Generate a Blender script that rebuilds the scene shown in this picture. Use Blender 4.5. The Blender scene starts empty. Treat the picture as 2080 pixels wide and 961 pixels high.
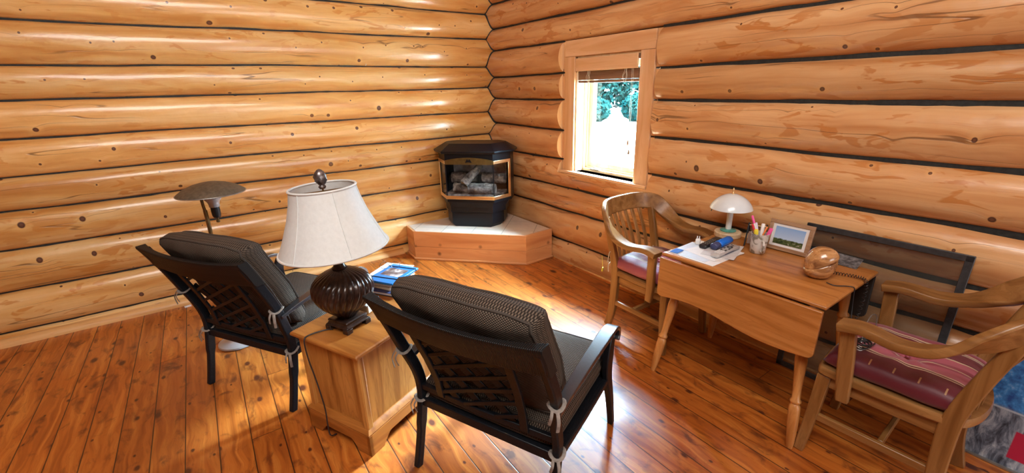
import bpy, bmesh, math, random
from mathutils import Vector, Matrix, noise as mnoise
PI = math.pi
rnd = random.Random(7)
C = bpy.context.scene.collection
SC = bpy.context.scene

# ------------------------------------------------------------------ camera, world, lights, exposure
cam_d = bpy.data.cameras.new('camera')
cam = bpy.data.objects.new('camera', cam_d); C.objects.link(cam)
cam_d.sensor_fit = 'HORIZONTAL'; cam_d.sensor_width = 36.0
cam_d.lens = 36.0 * 887.775 / 2080.0
cam_d.clip_start = 0.05; cam_d.clip_end = 300
CR = Vector((0.817, -0.576, -0.024)); CU = Vector((0.205, 0.251, 0.946)); CF = Vector((0.539, 0.778, -0.323))
CF.normalize(); CR = (CR - CF * CR.dot(CF)).normalized(); CU = CR.cross(CF)
cam.matrix_world = Matrix(((CR.x, CU.x, -CF.x, -2.805), (CR.y, CU.y, -CF.y, -4.345), (CR.z, CU.z, -CF.z, 1.65), (0, 0, 0, 1)))
SC.camera = cam
SC.view_settings.view_transform = 'Standard'
SC.view_settings.look = 'None'
SC.view_settings.exposure = 0.0
SC.view_settings.gamma = 1.0
SC.view_settings.use_curve_mapping = False
SC.cycles.use_denoising = True
SC.cycles.max_bounces = 8
SC.cycles.diffuse_bounces = 4
SC.cycles.sample_clamp_indirect = 40.0
SC.cycles.caustics_reflective = False
SC.cycles.caustics_refractive = False

W = bpy.data.worlds.new('sky'); SC.world = W; W.use_nodes = True
bg = W.node_tree.nodes['Background']
# hazy bright sky: an added band, brightened for the floor patch, between about 25 and 55 degrees up on the window side
_t = W.node_tree; _n = _t.nodes
_tc = _n.new('ShaderNodeTexCoord'); _sx = _n.new('ShaderNodeSeparateXYZ'); _t.links.new(_tc.outputs['Generated'], _sx.inputs[0])
def _mr(src, a, b, lo=0.0, hi=1.0):
    m = _n.new('ShaderNodeMapRange'); m.interpolation_type = 'SMOOTHSTEP'
    for k, v in ((1, a), (2, b), (3, lo), (4, hi)): m.inputs[k].default_value = v
    _t.links.new(src, m.inputs[0]); return m.outputs[0]
def _mul(a, b):
    m = _n.new('ShaderNodeMath'); m.operation = 'MULTIPLY'
    _t.links.new(a, m.inputs[0])
    if isinstance(b, float): m.inputs[1].default_value = b
    else: _t.links.new(b, m.inputs[1])
    return m.outputs[0]
_band = _mul(_mul(_mr(_sx.outputs[2], 0.30, 0.62), _mr(_sx.outputs[2], 0.80, 0.86, 1.0, 0.0)), _mr(_sx.outputs[0], 0.05, 0.35))
_ad = _n.new('ShaderNodeMath'); _ad.operation = 'MULTIPLY_ADD'; _t.links.new(_band, _ad.inputs[0]); _ad.inputs[1].default_value = 430.0; _ad.inputs[2].default_value = 55.0
bg.inputs[0].default_value = (0.52, 0.78, 1.0, 1)
_t.links.new(_ad.outputs[0], bg.inputs[1])

def area(name, loc, target, sx, sy, power, col, portal=False):
    l = bpy.data.lights.new(name, 'AREA'); l.shape = 'RECTANGLE'; l.size = sx; l.size_y = sy
    l.energy = power; l.color = col
    o = bpy.data.objects.new(name, l); C.objects.link(o); o.location = loc
    d = Vector(target) - Vector(loc); o.rotation_euler = d.to_track_quat('-Z', 'Y').to_euler()
    if portal: l.cycles.is_portal = True
    return o
# daylight of the windows behind the photographer, an added overhead fill where the roof has no window, and the portal of the window in view
area('rear_window_daylight', (-0.9, -7.9, 1.60), (-1.6, 0, 1.5), 2.4, 2.0, 95, (1.0, 0.98, 0.95))
area('overhead_fill', (-3.0, -4.3, 4.0), (-1.4, -1.6, 0.6), 2.6, 1.8, 190, (1.0, 0.97, 0.92))
sun_d = bpy.data.lights.new('hazy_sun', 'SUN'); sun_d.energy = 200.0; sun_d.angle = math.radians(40); sun_d.color = (0.62, 0.83, 1.0)
sun = bpy.data.objects.new('hazy_sun', sun_d); C.objects.link(sun)
sun.rotation_euler = Vector((-math.cos(math.radians(38)), -0.12, -math.sin(math.radians(38)))).to_track_quat('-Z', 'Y').to_euler()
area('window_portal', (0.30, -1.7255, 1.39), (-1, -1.7255, 1.39), 0.9, 1.2, 1.0, (1, 1, 1), True)

# ------------------------------------------------------------------ node helpers
class G:
    def __init__(s, name):
        s.m = bpy.data.materials.new(name); s.m.use_nodes = True
        s.t = s.m.node_tree; s.b = s.t.nodes['Principled BSDF']; s.out = s.t.nodes['Material Output']
    def n(s, ty, ins=None, **props):
        nd = s.t.nodes.new(ty)
        for k, v in props.items(): setattr(nd, k, v)
        for k, v in (ins or {}).items(): s.put(nd.inputs[k], v)
        return nd
    def put(s, sock, v):
        if isinstance(v, bpy.types.NodeSocket): s.t.links.new(v, sock)
        else:
            if sock.type == 'RGBA' and len(v) == 3: v = (*v, 1)
            sock.default_value = v
    def math(s, op, a, b=0.0, c=0.0, clamp=False):
        return s.n('ShaderNodeMath', {0: a, 1: b, 2: c}, operation=op, use_clamp=clamp).outputs[0]
    def co(s, kind='Object'): return s.n('ShaderNodeTexCoord').outputs[kind]
    def uv(s): return s.n('ShaderNodeUVMap').outputs[0]
    def sc(s, v, k, off=(0, 0, 0), rot=(0, 0, 0)):
        return s.n('ShaderNodeMapping', {0: v, 1: off, 2: rot, 3: k}).outputs[0]
    def noise(s, v, scale=1.0, detail=4.0, rough=0.55, dist=0.0):
        return s.n('ShaderNodeTexNoise', {'Vector': v, 'Scale': scale, 'Detail': detail, 'Roughness': rough, 'Distortion': dist}).outputs[0]
    def vor(s, v, scale=1.0, rand=1.0, dim='2D'):
        return s.n('ShaderNodeTexVoronoi', {'Vector': v, 'Scale': scale, 'Randomness': rand}, voronoi_dimensions=dim)
    def ramp(s, f, stops, interp='LINEAR'):
        r = s.n('ShaderNodeValToRGB', {0: f}); cr = r.color_ramp; cr.interpolation = interp
        while len(cr.elements) < len(stops): cr.elements.new(0.5)
        for e, (p, c) in zip(cr.elements, stops):
            e.position = p; e.color = (*c, 1) if len(c) == 3 else c
        return r.outputs[0]
    def mix(s, f, a, b, mode='MIX'):
        nd = s.n('ShaderNodeMix', data_type='RGBA', blend_type=mode)
        s.put(nd.inputs[0], f); s.put(nd.inputs[6], a); s.put(nd.inputs[7], b)
        return nd.outputs[2]
    def step(s, x, lo, hi):
        return s.n('ShaderNodeMapRange', {0: x, 1: lo, 2: hi, 3: 0.0, 4: 1.0}, clamp=True).outputs[0]
    def xyz(s, v):
        return s.n('ShaderNodeSeparateXYZ', {0: v}).outputs
    def cxyz(s, x, y, z=0.0): return s.n('ShaderNodeCombineXYZ', {0: x, 1: y, 2: z}).outputs[0]
    def bump(s, h, strength=0.3, dist=0.01):
        s.put(s.b.inputs['Normal'], s.n('ShaderNodeBump', {'Height': h, 'Strength': strength, 'Distance': dist}).outputs[0])
    def set(s, **k):
        for a, v in k.items(): s.put(s.b.inputs[a.replace('_', ' ')], v)
        return s.m

def plain(name, col, rough=0.5, metal=0.0, var=0.12, scale=30.0, bump=0.0, coat=0.0, spec=0.5):
    g = G(name); f = g.noise(g.co(), scale, 3)
    d = tuple(c * (1 - var) for c in col); l = tuple(min(1, c * (1 + var)) for c in col)
    g.set(Base_Color=g.ramp(f, [(0.3, d), (0.7, l)]), Roughness=rough, Metallic=metal, Coat_Weight=coat)
    g.b.inputs['Specular IOR Level'].default_value = spec
    if bump: g.bump(f, bump, 0.004)
    return g.m

def wood(name, base, dark, light, axis='x', k=1.0, rough=0.4, coat=0.15, knots=0.0, fine=1.0):
    g = G(name); v = g.co()
    st = {'x': (1.2, 14, 14), 'y': (14, 1.2, 14), 'z': (14, 14, 1.2)}[axis]
    st = tuple(q * k for q in st)
    sv = g.sc(v, st)
    broad = g.noise(sv, 0.9, 3, 0.5, 0.8)
    fn = g.noise(g.sc(v, tuple(q * 5 for q in st)), 1.0, 4, 0.6)
    ring = g.math('FRACT', g.math('MULTIPLY', broad, 7.0))
    ring = g.math('ABSOLUTE', g.math('SUBTRACT', ring, 0.5))
    c = g.ramp(broad, [(0.3, dark), (0.5, base), (0.72, light)])
    c = g.mix(g.math('MULTIPLY', g.step(ring, 0.36, 0.5), 0.35 * fine), c, dark)
    c = g.mix(g.math('MULTIPLY', g.step(fn, 0.55, 0.75), 0.4 * fine), c, dark)
    if knots:
        vo = g.vor(g.sc(v, (knots,) * 3), 1.0, 1.0, '3D')
        kn = g.step(vo.outputs['Distance'], 0.16, 0.07)
        c = g.mix(kn, c, (0.10, 0.035, 0.012))
    g.set(Base_Color=c, Roughness=rough, Coat_Weight=coat, Coat_Roughness=0.25)
    g.bump(fn, 0.12, 0.002)
    return g.m

def log_material(name, dark, base, light, patch_amt):
    g = G(name); uv = g.uv(); x = g.xyz(uv); u, v = x[0], x[1]
    tone = g.n('ShaderNodeAttribute', attribute_name='tone').outputs['Fac']
    wob = g.noise(uv, 1.7, 2)
    vo = g.vor(uv, 4.3, 0.95)
    d = vo.outputs['Distance']; rc = g.xyz(vo.outputs['Color'])
    near = g.step(d, 0.42, 0.0)
    # grain flows round the knots
    v2 = g.math('ADD', v, g.math('MULTIPLY', g.math('POWER', near, 2.0), 0.022))
    v2 = g.math('ADD', v2, g.math('MULTIPLY', wob, 0.05))
    grain = g.noise(g.cxyz(g.math('MULTIPLY', u, 1.6), g.math('MULTIPLY', v2, 75.0)), 1.0, 5, 0.62)
    broad = g.noise(g.cxyz(g.math('MULTIPLY', u, 0.9), g.math('MULTIPLY', v2, 9.0)), 1.0, 4, 0.55, 0.4)
    c = g.ramp(broad, [(0.32, dark), (0.5, base), (0.68, light)])
    c = g.mix(g.math('MULTIPLY', g.step(grain, 0.50, 0.72), 0.34), c, dark)
    # amber patches where the bark was peeled
    pt = g.noise(g.cxyz(g.math('MULTIPLY', u, 4.6), g.math('MULTIPLY', v, 15.0)), 1.0, 3, 0.55, 0.9)
    pm = g.math('MULTIPLY', g.step(pt, 0.565, 0.60), g.step(g.noise(uv, 0.9, 1), 0.38, 0.58))
    c = g.mix(g.math('MULTIPLY', pm, patch_amt), c, (dark[0] * 1.02, dark[1] * 0.92, dark[2] * 0.66))
    # drying checks, long and thin
    ck = g.noise(g.cxyz(g.math('MULTIPLY', u, 0.42), g.math('MULTIPLY', v2, 13.0)), 1.0, 1, 0.4)
    ck = g.math('ABSOLUTE', g.math('SUBTRACT', ck, 0.5))
    cm = g.math('MULTIPLY', g.step(ck, 0.0065, 0.002), g.step(g.noise(g.cxyz(g.math('MULTIPLY', u, 1.4), g.math('MULTIPLY', v, 5.0)), 1.0, 1), 0.46, 0.56))
    c = g.mix(g.math('MULTIPLY', cm, 0.6), c, (0.07, 0.025, 0.01))
    # knots
    size = g.math('MULTIPLY_ADD', g.math('POWER', rc[1], 2.5), 0.062, 0.024)
    has = g.step(rc[0], 0.25, 0.26)
    rel = g.math('DIVIDE', d, size)
    c = g.mix(g.math('MULTIPLY', g.math('MULTIPLY', g.step(rel, 3.2, 1.2), has), 0.45), c, (light[0], light[1] * 0.9, light[2] * 0.7))
    c = g.mix(g.math('MULTIPLY', g.step(rel, 1.15, 0.85), has), c, (0.09, 0.032, 0.018))
    c = g.mix(g.math('MULTIPLY', g.step(rel, 0.75, 0.3), g.math('MULTIPLY', has, 0.7)), c, (0.21, 0.095, 0.05))
    c = g.mix(1.0, c, g.ramp(tone, [(0, (0.80, 0.77, 0.72)), (1, (1.0, 1.0, 1.0))]), 'MULTIPLY')
    g.set(Base_Color=c, Roughness=g.math('MULTIPLY_ADD', grain, 0.22, 0.20), Coat_Weight=0.6, Coat_Roughness=0.14)
    h = g.math('ADD', g.math('MULTIPLY', grain, 0.25), g.math('MULTIPLY', broad, 0.8))
    h = g.math('SUBTRACT', h, g.math('MULTIPLY', cm, 0.8))
    h = g.math('ADD', h, g.math('MULTIPLY', g.noise(uv, 7.0, 2), 1.2))
    g.bump(h, 0.35, 0.012)
    return g.m

def floor_material():
    g = G('pine_floor'); p = g.xyz(g.co()); x, y = p[0], p[1]
    PW = 0.138
    xi = g.math('DIVIDE', x, PW); i = g.math('FLOOR', xi); fx = g.math('FRACT', xi)
    wn = g.n('ShaderNodeTexWhiteNoise', {'W': i}, noise_dimensions='1D'); r = wn.outputs[0]; rc = g.xyz(wn.outputs[1])
    ly = g.math('ADD', y, g.math('MULTIPLY', r, 9.0))
    yi = g.math('DIVIDE', ly, 3.1); j = g.math('FLOOR', yi); fy = g.math('FRACT', yi)
    wn2 = g.n('ShaderNodeTexWhiteNoise', {'Vector': g.cxyz(i, j, 3.0)}, noise_dimensions='3D')
    r2 = wn2.outputs[0]
    off = g.math('MULTIPLY', r2, 40.0)
    gy = g.math('ADD', y, off); gx = g.math('ADD', x, g.math('MULTIPLY', off, 0.37))
    vec = g.cxyz(gx, gy)
    vo = g.vor(g.cxyz(g.math('MULTIPLY', gx, 8.0), g.math('MULTIPLY', gy, 4.6)), 1.0, 1.0)
    d = vo.outputs['Distance']; rr = g.xyz(vo.outputs['Color'])
    warp = g.math('MULTIPLY', g.step(d, 0.5, 0.0), 0.02)
    gx2 = g.math('ADD', gx, warp)
    broad = g.noise(g.cxyz(g.math('MULTIPLY', gx2, 22.0), g.math('MULTIPLY', gy, 1.6)), 1.0, 4, 0.55, 0.9)
    fine = g.noise(g.cxyz(g.math('MULTIPLY', gx2, 120.0), g.math('MULTIPLY', gy, 5.0)), 1.0, 4, 0.6)
    rings = g.math('ABSOLUTE', g.math('SUBTRACT', g.math('FRACT', g.math('MULTIPLY', broad, 9.0)), 0.5))
    c = g.ramp(broad, [(0.28, (0.23, 0.050, 0.006)), (0.5, (0.43, 0.118, 0.015)), (0.74, (0.60, 0.225, 0.038))])
    c = g.mix(g.math('MULTIPLY', g.step(rings, 0.36, 0.5), 0.35), c, (0.27, 0.066, 0.010))
    c = g.mix(g.math('MULTIPLY', g.step(fine, 0.55, 0.75), 0.25), c, (0.27, 0.066, 0.010))
    # dark stains and knots
    st = g.noise(g.cxyz(g.math('MULTIPLY', gx, 13.0), g.math('MULTIPLY', gy, 7.0)), 1.0, 4, 0.6, 0.6)
    c = g.mix(g.math('MULTIPLY', g.step(st, 0.54, 0.70), 0.85), c, (0.10, 0.022, 0.006))
    size = g.math('MULTIPLY_ADD', g.math('POWER', rr[1], 3.0), 0.13, 0.04)
    has = g.step(rr[0], 0.40, 0.41)
    wd = g.math('ADD', d, g.math('MULTIPLY', g.math('SUBTRACT', g.noise(vec, 60.0, 2), 0.5), 0.05))
    rel = g.math('DIVIDE', wd, size)
    c = g.mix(g.math('MULTIPLY', g.step(rel, 1.5, 0.7), has), c, (0.085, 0.018, 0.006))
    tone = g.ramp(r2, [(0, (0.78, 0.72, 0.68)), (1, (1.08, 1.08, 1.08))])
    c = g.mix(1.0, c, tone, 'MULTIPLY')
    gap = g.math('MAXIMUM', g.step(fx, 0.026, 0.010), g.step(fx, 0.974, 0.990))
    gap = g.math('MAXIMUM', gap, g.step(fy, 0.0016, 0.0006))
    c = g.mix(g.math('MULTIPLY', gap, 0.92), c, (0.02, 0.006, 0.003))
    g.set(Base_Color=c, Roughness=g.math('MULTIPLY_ADD', fine, 0.16, 0.32), Coat_Weight=0.4, Coat_Roughness=0.20)
    h = g.math('SUBTRACT', g.math('MULTIPLY', broad, 0.3), gap)
    g.bump(h, 0.3, 0.003)
    return g.m

def weave(name, c0, c1, n=90.0, rough=0.85):
    g = G(name); x = g.xyz(g.uv())
    a = g.math('SINE', g.math('MULTIPLY', x[0], n * 6.283)); b = g.math('SINE', g.math('MULTIPLY', x[1], n * 6.283))
    d = g.math('MULTIPLY', a, b)
    f = g.step(d, -0.1, 0.5)
    c = g.mix(f, c0, c1)
    c = g.mix(g.math('MULTIPLY', g.noise(g.co(), 9.0, 3), 0.35), c, tuple(q * 0.5 for q in c0))
    g.set(Base_Color=c, Roughness=rough)
    g.b.inputs['Specular IOR Level'].default_value = 0.25
    g.bump(d, 0.5, 0.002)
    return g.m

M = {}
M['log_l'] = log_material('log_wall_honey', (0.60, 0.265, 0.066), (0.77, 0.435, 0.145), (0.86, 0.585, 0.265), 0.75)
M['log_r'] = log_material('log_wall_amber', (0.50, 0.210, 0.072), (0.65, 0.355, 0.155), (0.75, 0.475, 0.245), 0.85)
M['cut'] = wood('cut_log_wood', (0.72, 0.43, 0.20), (0.58, 0.29, 0.11), (0.80, 0.54, 0.30), 'z', 0.7, 0.5, 0.0)
M['chink'] = plain('black_chinking', (0.012, 0.014, 0.013), 0.7, 0, 0.5, 60, 0.6)
M['floor'] = floor_material()
M['ceil'] = wood('ceiling_boards', (0.62, 0.34, 0.14), (0.5, 0.24, 0.08), (0.7, 0.42, 0.2), 'x', 0.6, 0.5, 0.0)
M['plain_wall'] = wood('rear_wall_boards', (0.60, 0.30, 0.11), (0.46, 0.2, 0.06), (0.7, 0.4, 0.18), 'x', 0.6, 0.5, 0.0)
M['trim'] = wood('window_trim_wood', (0.70, 0.43, 0.23), (0.60, 0.32, 0.14), (0.77, 0.51, 0.30), 'z', 0.8, 0.42, 0.15)
M['trim_y'] = wood('window_trim_wood_flat', (0.70, 0.43, 0.23), (0.60, 0.32, 0.14), (0.77, 0.51, 0.30), 'y', 0.8, 0.42, 0.15)
M['base_x'] = wood('baseboard_wood', (0.66, 0.36, 0.13), (0.50, 0.22, 0.06), (0.74, 0.45, 0.2), 'x', 0.8, 0.45, 0.1)
M['sash'] = wood('window_sash_wood', (0.74, 0.58, 0.38), (0.62, 0.45, 0.26), (0.82, 0.68, 0.48), 'z', 0.8, 0.4, 0.1)
M['blind'] = wood('blind_slat_wood', (0.20, 0.105, 0.06), (0.12, 0.06, 0.03), (0.3, 0.17, 0.1), 'y', 1.0, 0.45, 0.1)
M['cedar'] = wood('hearth_board_wood', (0.64, 0.31, 0.13), (0.52, 0.21, 0.075), (0.74, 0.42, 0.20), 'x', 0.55, 0.42, 0.15, 5.2)
M['oak_x'] = wood('oak_x', (0.33, 0.115, 0.020), (0.20, 0.058, 0.008), (0.43, 0.17, 0.036), 'x', 1.4, 0.36, 0.2)
M['oak_y'] = wood('oak_y', (0.40, 0.155, 0.028), (0.27, 0.085, 0.012), (0.50, 0.22, 0.05), 'y', 1.4, 0.36, 0.2)
M['oak_z'] = wood('oak_z', (0.42, 0.18, 0.038), (0.20, 0.062, 0.010), (0.55, 0.27, 0.07), 'z', 1.4, 0.36, 0.2)
M['desk_y'] = wood('desk_oak_y', (0.44, 0.175, 0.042), (0.30, 0.10, 0.018), (0.54, 0.24, 0.07), 'y', 1.5, 0.33, 0.2)
M['desk_z'] = wood('desk_oak_z', (0.46, 0.19, 0.05), (0.32, 0.11, 0.02), (0.56, 0.26, 0.08), 'z', 1.5, 0.36, 0.2)
M['chair_y'] = wood('chair_oak_y', (0.27, 0.128, 0.038), (0.17, 0.070, 0.016), (0.36, 0.185, 0.065), 'y', 1.5, 0.35, 0.2)
M['chair_x'] = wood('chair_oak_x', (0.27, 0.128, 0.038), (0.17, 0.070, 0.016), (0.36, 0.185, 0.065), 'x', 1.5, 0.35, 0.2)
M['chair_z'] = wood('chair_oak_z', (0.27, 0.128, 0.038), (0.17, 0.070, 0.016), (0.36, 0.185, 0.065), 'z', 1.5, 0.35, 0.2)
M['iron'] = plain('black_cast_aluminium', (0.0075, 0.009, 0.012), 0.38, 0.0, 0.3, 120, 0.15, 0.06, 0.18)
M['arm_iron'] = plain('black_gloss_arm_paint', (0.0075, 0.011, 0.016), 0.42, 0.0, 0.2, 120, 0.1, 0.9, 1.0)
M['fabric'] = weave('brown_woven_cushion', (0.020, 0.014, 0.010), (0.185, 0.140, 0.105), 62.0)
M['piping'] = plain('dark_piping', (0.045, 0.034, 0.026), 0.85)
M['tie'] = plain('grey_cloth_tie', (0.24, 0.21, 0.185), 0.9, 0, 0.2, 80, 0.4)
M['stove'] = plain('black_stove_steel', (0.0035, 0.0048, 0.0075), 0.36, 0.0, 0.25, 200, 0.1, 0.0, 0.28)
M['brass'] = plain('brass_trim', (0.86, 0.62, 0.33), 0.28, 1.0, 0.06, 30)
M['brass_dull'] = plain('dull_brass_panel', (0.22, 0.16, 0.055), 0.3, 0.8, 0.15, 30)
M['shade'] = plain('ivory_lamp_fabric', (0.62, 0.645, 0.64), 0.8, 0, 0.04, 60, 0.1)
M['bronze'] = plain('dark_bronze_resin', (0.030, 0.016, 0.012), 0.28, 0.35, 0.6, 40, 0.2, 0.3)
M['black_plastic'] = plain('black_plastic', (0.012, 0.012, 0.014), 0.4)
M['white_plastic'] = plain('white_plastic', (0.75, 0.75, 0.74), 0.35, 0, 0.03)
M['silver_plastic'] = plain('silver_plastic', (0.50, 0.50, 0.51), 0.3, 0.3, 0.04)
M['grey_metal'] = plain('aged_grey_metal', (0.30, 0.29, 0.27), 0.4, 0.7, 0.2, 40)
M['dusty_metal'] = plain('dusty_brown_metal', (0.13, 0.10, 0.065), 0.6, 0.3, 0.25, 50)
M['steel'] = plain('polished_steel', (0.55, 0.55, 0.56), 0.15, 1.0, 0.05)
M['old_brass'] = plain('old_brass_pole', (0.20, 0.14, 0.06), 0.35, 0.8, 0.2, 40)
M['paper'] = plain('white_paper', (0.74, 0.74, 0.74), 0.7, 0, 0.03)
M['cream_paper'] = plain('page_edges', (0.62, 0.55, 0.44), 0.8, 0, 0.12, 200)

# ------------------------------------------------------------------ mesh helpers
class MB:
    def __init__(s): s.v = []; s.f = []; s.uv = {}; s.mi = {}; s.tone = {}
    def add(s, vs, fs, mi=0, uvs=None):
        b = len(s.v); s.v += [tuple(p) for p in vs]
        for k, f in enumerate(fs):
            if mi: s.mi[len(s.f)] = mi
            if uvs: s.uv[len(s.f)] = uvs[k]
            s.f.append([b + q for q in f])
    def box(s, c, d, rz=0.0, ry=0.0, rx=0.0, mi=0):
        R = Matrix.Rotation(rz, 3, 'Z') @ Matrix.Rotation(ry, 3, 'Y') @ Matrix.Rotation(rx, 3, 'X')
        vs = [Vector(c) + R @ Vector((x * d[0] / 2, y * d[1] / 2, z * d[2] / 2)) for x in (-1, 1) for y in (-1, 1) for z in (-1, 1)]
        s.add(vs, [(0, 1, 3, 2), (4, 6, 7, 5), (0, 4, 5, 1), (2, 3, 7, 6), (0, 2, 6, 4), (1, 5, 7, 3)], mi)
        return s
    def rings(s, rs, closed=False, cap=True, mi=0, uv=None):
        n = len(rs[0]); vs = [p for r in rs for p in r]; fs = []; uvs = []
        m = len(rs)
        for i in range(m if closed else m - 1):
            for j in range(n):
                a = i * n + j; b = i * n + (j + 1) % n; i2 = (i + 1) % m
                fs.append((a, b, i2 * n + (j + 1) % n, i2 * n + j))
                if uv: uvs.append([uv(i, j), uv(i, j + 1), uv(i + 1, j + 1), uv(i + 1, j)])
        if cap and not closed:
            fs.append(tuple(reversed(range(n)))); fs.append(tuple((m - 1) * n + j for j in range(n)))
            if uv: uvs += [[(0, 0)] * n, [(0, 0)] * n]
        s.add(vs, fs, mi, uvs if uv else None)
        return s
    def tube(s, path, r, n=8, closed=False, flat=None, mi=0):
        P = [Vector(p) for p in path]; m = len(P); rs = []; up = None
        for i in range(m):
            a = P[(i - 1) % m] if closed or i > 0 else P[0]
            b = P[(i + 1) % m] if closed or i < m - 1 else P[-1]
            t = (b - a)
            t = t.normalized() if t.length > 1e-9 else Vector((0, 0, 1))
            if up is None:
                up = Vector((0, 0, 1)) if abs(t.z) < 0.9 else Vector((1, 0, 0))
            sd = t.cross(up)
            if sd.length < 1e-6: sd = t.orthogonal()
            sd.normalize(); up = sd.cross(t).normalized()
            q = r[i] if isinstance(r, (list, tuple)) else r
            q2 = q if flat is None else q * flat
            rs.append([P[i] + sd * (q * math.cos(2 * PI * k / n)) + up * (q2 * math.sin(2 * PI * k / n)) for k in range(n)])
        return s.rings(rs, closed, True, mi)
    def strip(s, path, w, h, wdir=None, mi=0):
        """rectangular bar along a path; wdir gives the width direction (vector or list), w and h number or list"""
        P = [Vector(p) for p in path]; m = len(P); rs = []
        for i in range(m):
            t = (P[min(i + 1, m - 1)] - P[max(i - 1, 0)]).normalized()
            wd = wdir[i] if isinstance(wdir, list) else wdir
            wd = Vector(wd); wd = (wd - t * wd.dot(t)).normalized(); hd = t.cross(wd)
            ww = (w[i] if isinstance(w, list) else w) / 2; hh = (h[i] if isinstance(h, list) else h) / 2
            rs.append([P[i] - wd * ww - hd * hh, P[i] + wd * ww - hd * hh, P[i] + wd * ww + hd * hh, P[i] - wd * ww + hd * hh])
        return s.rings(rs, False, True, mi)
    def lathe(s, prof, c=(0, 0, 0), n=24, mi=0, R=None, cap=False, wob=None):
        rs = []
        for r, z in prof:
            ring = []
            for k in range(n):
                a = 2 * PI * k / n; q = r * (wob(a, z) if wob else 1)
                p = Vector((q * math.cos(a), q * math.sin(a), z))
                if R: p = R @ p
                ring.append(Vector(c) + p)
            rs.append(ring)
        return s.rings(rs, False, cap, mi)
    def prism(s, poly, h0, h1, fn=None, mi=0):
        """polygon (2D) extruded between h0 and h1; fn maps (a, b, h) to a point"""
        fn = fn or (lambda a, b, h: (a, b, h)); n = len(poly)
        vs = [fn(a, b, h0) for a, b in poly] + [fn(a, b, h1) for a, b in poly]
        fs = [tuple(reversed(range(n))), tuple(range(n, 2 * n))] + [(i, (i + 1) % n, n + (i + 1) % n, n + i) for i in range(n)]
        s.add(vs, fs, mi); return s
    def sphere(s, c, r, nu=16, nv=10, mi=0):
        if not isinstance(r, (tuple, list)): r = (r, r, r)
        rs = []
        for i in range(nv + 1):
            t = -PI / 2 + PI * i / nv; q = max(math.cos(t), 1e-3)
            rs.append([(c[0] + r[0] * q * math.cos(2 * PI * k / nu), c[1] + r[1] * q * math.sin(2 * PI * k / nu), c[2] + r[2] * math.sin(t)) for k in range(nu)])
        return s.rings(rs, False, True, mi)
    def pillow(s, fn, nu=20, nv=20, uvk=1.0):
        """fn(a, b, side) for a, b in -1..1 and side +1/-1; the two sides meet at the rim"""
        for side in (1, -1):
            vs = []; fs = []; uvs = []
            for i in range(nu + 1):
                for j in range(nv + 1): vs.append(fn(-1 + 2 * i / nu, -1 + 2 * j / nv, side))
            for i in range(nu):
                for j in range(nv):
                    q = [(i, j), (i + 1, j), (i + 1, j + 1), (i, j + 1)]
                    if side < 0: q.reverse()
                    fs.append(tuple(a * (nv + 1) + b for a, b in q)); uvs.append([(a / nu * uvk, b / nv * uvk) for a, b in q])
            s.add(vs, fs, 0, uvs)
        return s
    def obj(s, name, mats, parent=None, loc=None, rot=None, smooth=True, ang=40, bev=0.0, seg=2, sub=0, weld=False):
        me = bpy.data.meshes.new(name); me.from_pydata(s.v, [], s.f)
        if not isinstance(mats, (list, tuple)): mats = [mats]
        for m in mats: me.materials.append(M[m] if isinstance(m, str) else m)
        for k, i in s.mi.items(): me.polygons[k].material_index = i
        if s.uv:
            l = me.uv_layers.new(name='uv')
            for p in me.polygons:
                u = s.uv.get(p.index)
                if u:
                    for li, q in zip(p.loop_indices, u): l.data[li].uv = q
        bm = bmesh.new(); bm.from_mesh(me)
        if weld: bmesh.ops.remove_doubles(bm, verts=bm.verts, dist=1e-5)
        bmesh.ops.recalc_face_normals(bm, faces=bm.faces)
        bm.to_mesh(me); bm.free()
        if smooth:
            me.shade_smooth(); me.set_sharp_from_angle(angle=math.radians(ang))
        o = bpy.data.objects.new(name, me); C.objects.link(o)
        if parent: o.parent = parent
        if loc is not None: o.location = loc
        if rot is not None: o.rotation_euler = rot
        if bev:
            b = o.modifiers.new('bevel', 'BEVEL'); b.width = bev; b.segments = seg; b.limit_method = 'ANGLE'; b.angle_limit = math.radians(35)
            b.harden_normals = False
        if sub:
            q = o.modifiers.new('subdivision', 'SUBSURF'); q.levels = sub; q.render_levels = sub
        return o

def tag(o, label, cat, group=None):
    o['label'] = label; o['category'] = cat
    if group: o['group'] = group
    return o
def thing(name, label, cat, loc=(0, 0, 0), rz=0.0, group=None):
    o = bpy.data.objects.new(name, None); o.empty_display_size = 0.1; C.objects.link(o)
    o.location = loc; o.rotation_euler = (0, 0, rz)
    return tag(o, label, cat, group)
def struct(o, label=None):
    o['kind'] = 'structure'
    if label: o['label'] = label
    return o
def copy_tree(o, parent=None):
    c = o.copy(); C.objects.link(c)
    if parent: c.parent = parent
    for ch in list(o.children): copy_tree(ch, c)
    return c
def smooth_path(pts, k=6):
    P = [Vector(p) for p in pts]; out = []
    for i in range(len(P) - 1):
        p0 = P[max(i - 1, 0)]; p1 = P[i]; p2 = P[i + 1]; p3 = P[min(i + 2, len(P) - 1)]
        for j in range(k):
            t = j / k
            out.append(0.5 * ((2 * p1) + (p2 - p0) * t + (2 * p0 - 5 * p1 + 4 * p2 - p3) * t * t + (3 * p1 - p0 - 3 * p2 + p3) * t ** 3))
    out.append(P[-1]); return out
def lerp(xs, ys, x):
    if x <= xs[0]: return ys[0]
    for i in range(len(xs) - 1):
        if x <= xs[i + 1]: return ys[i] + (ys[i + 1] - ys[i]) * (x - xs[i]) / (xs[i + 1] - xs[i])
    return ys[-1]

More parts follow.
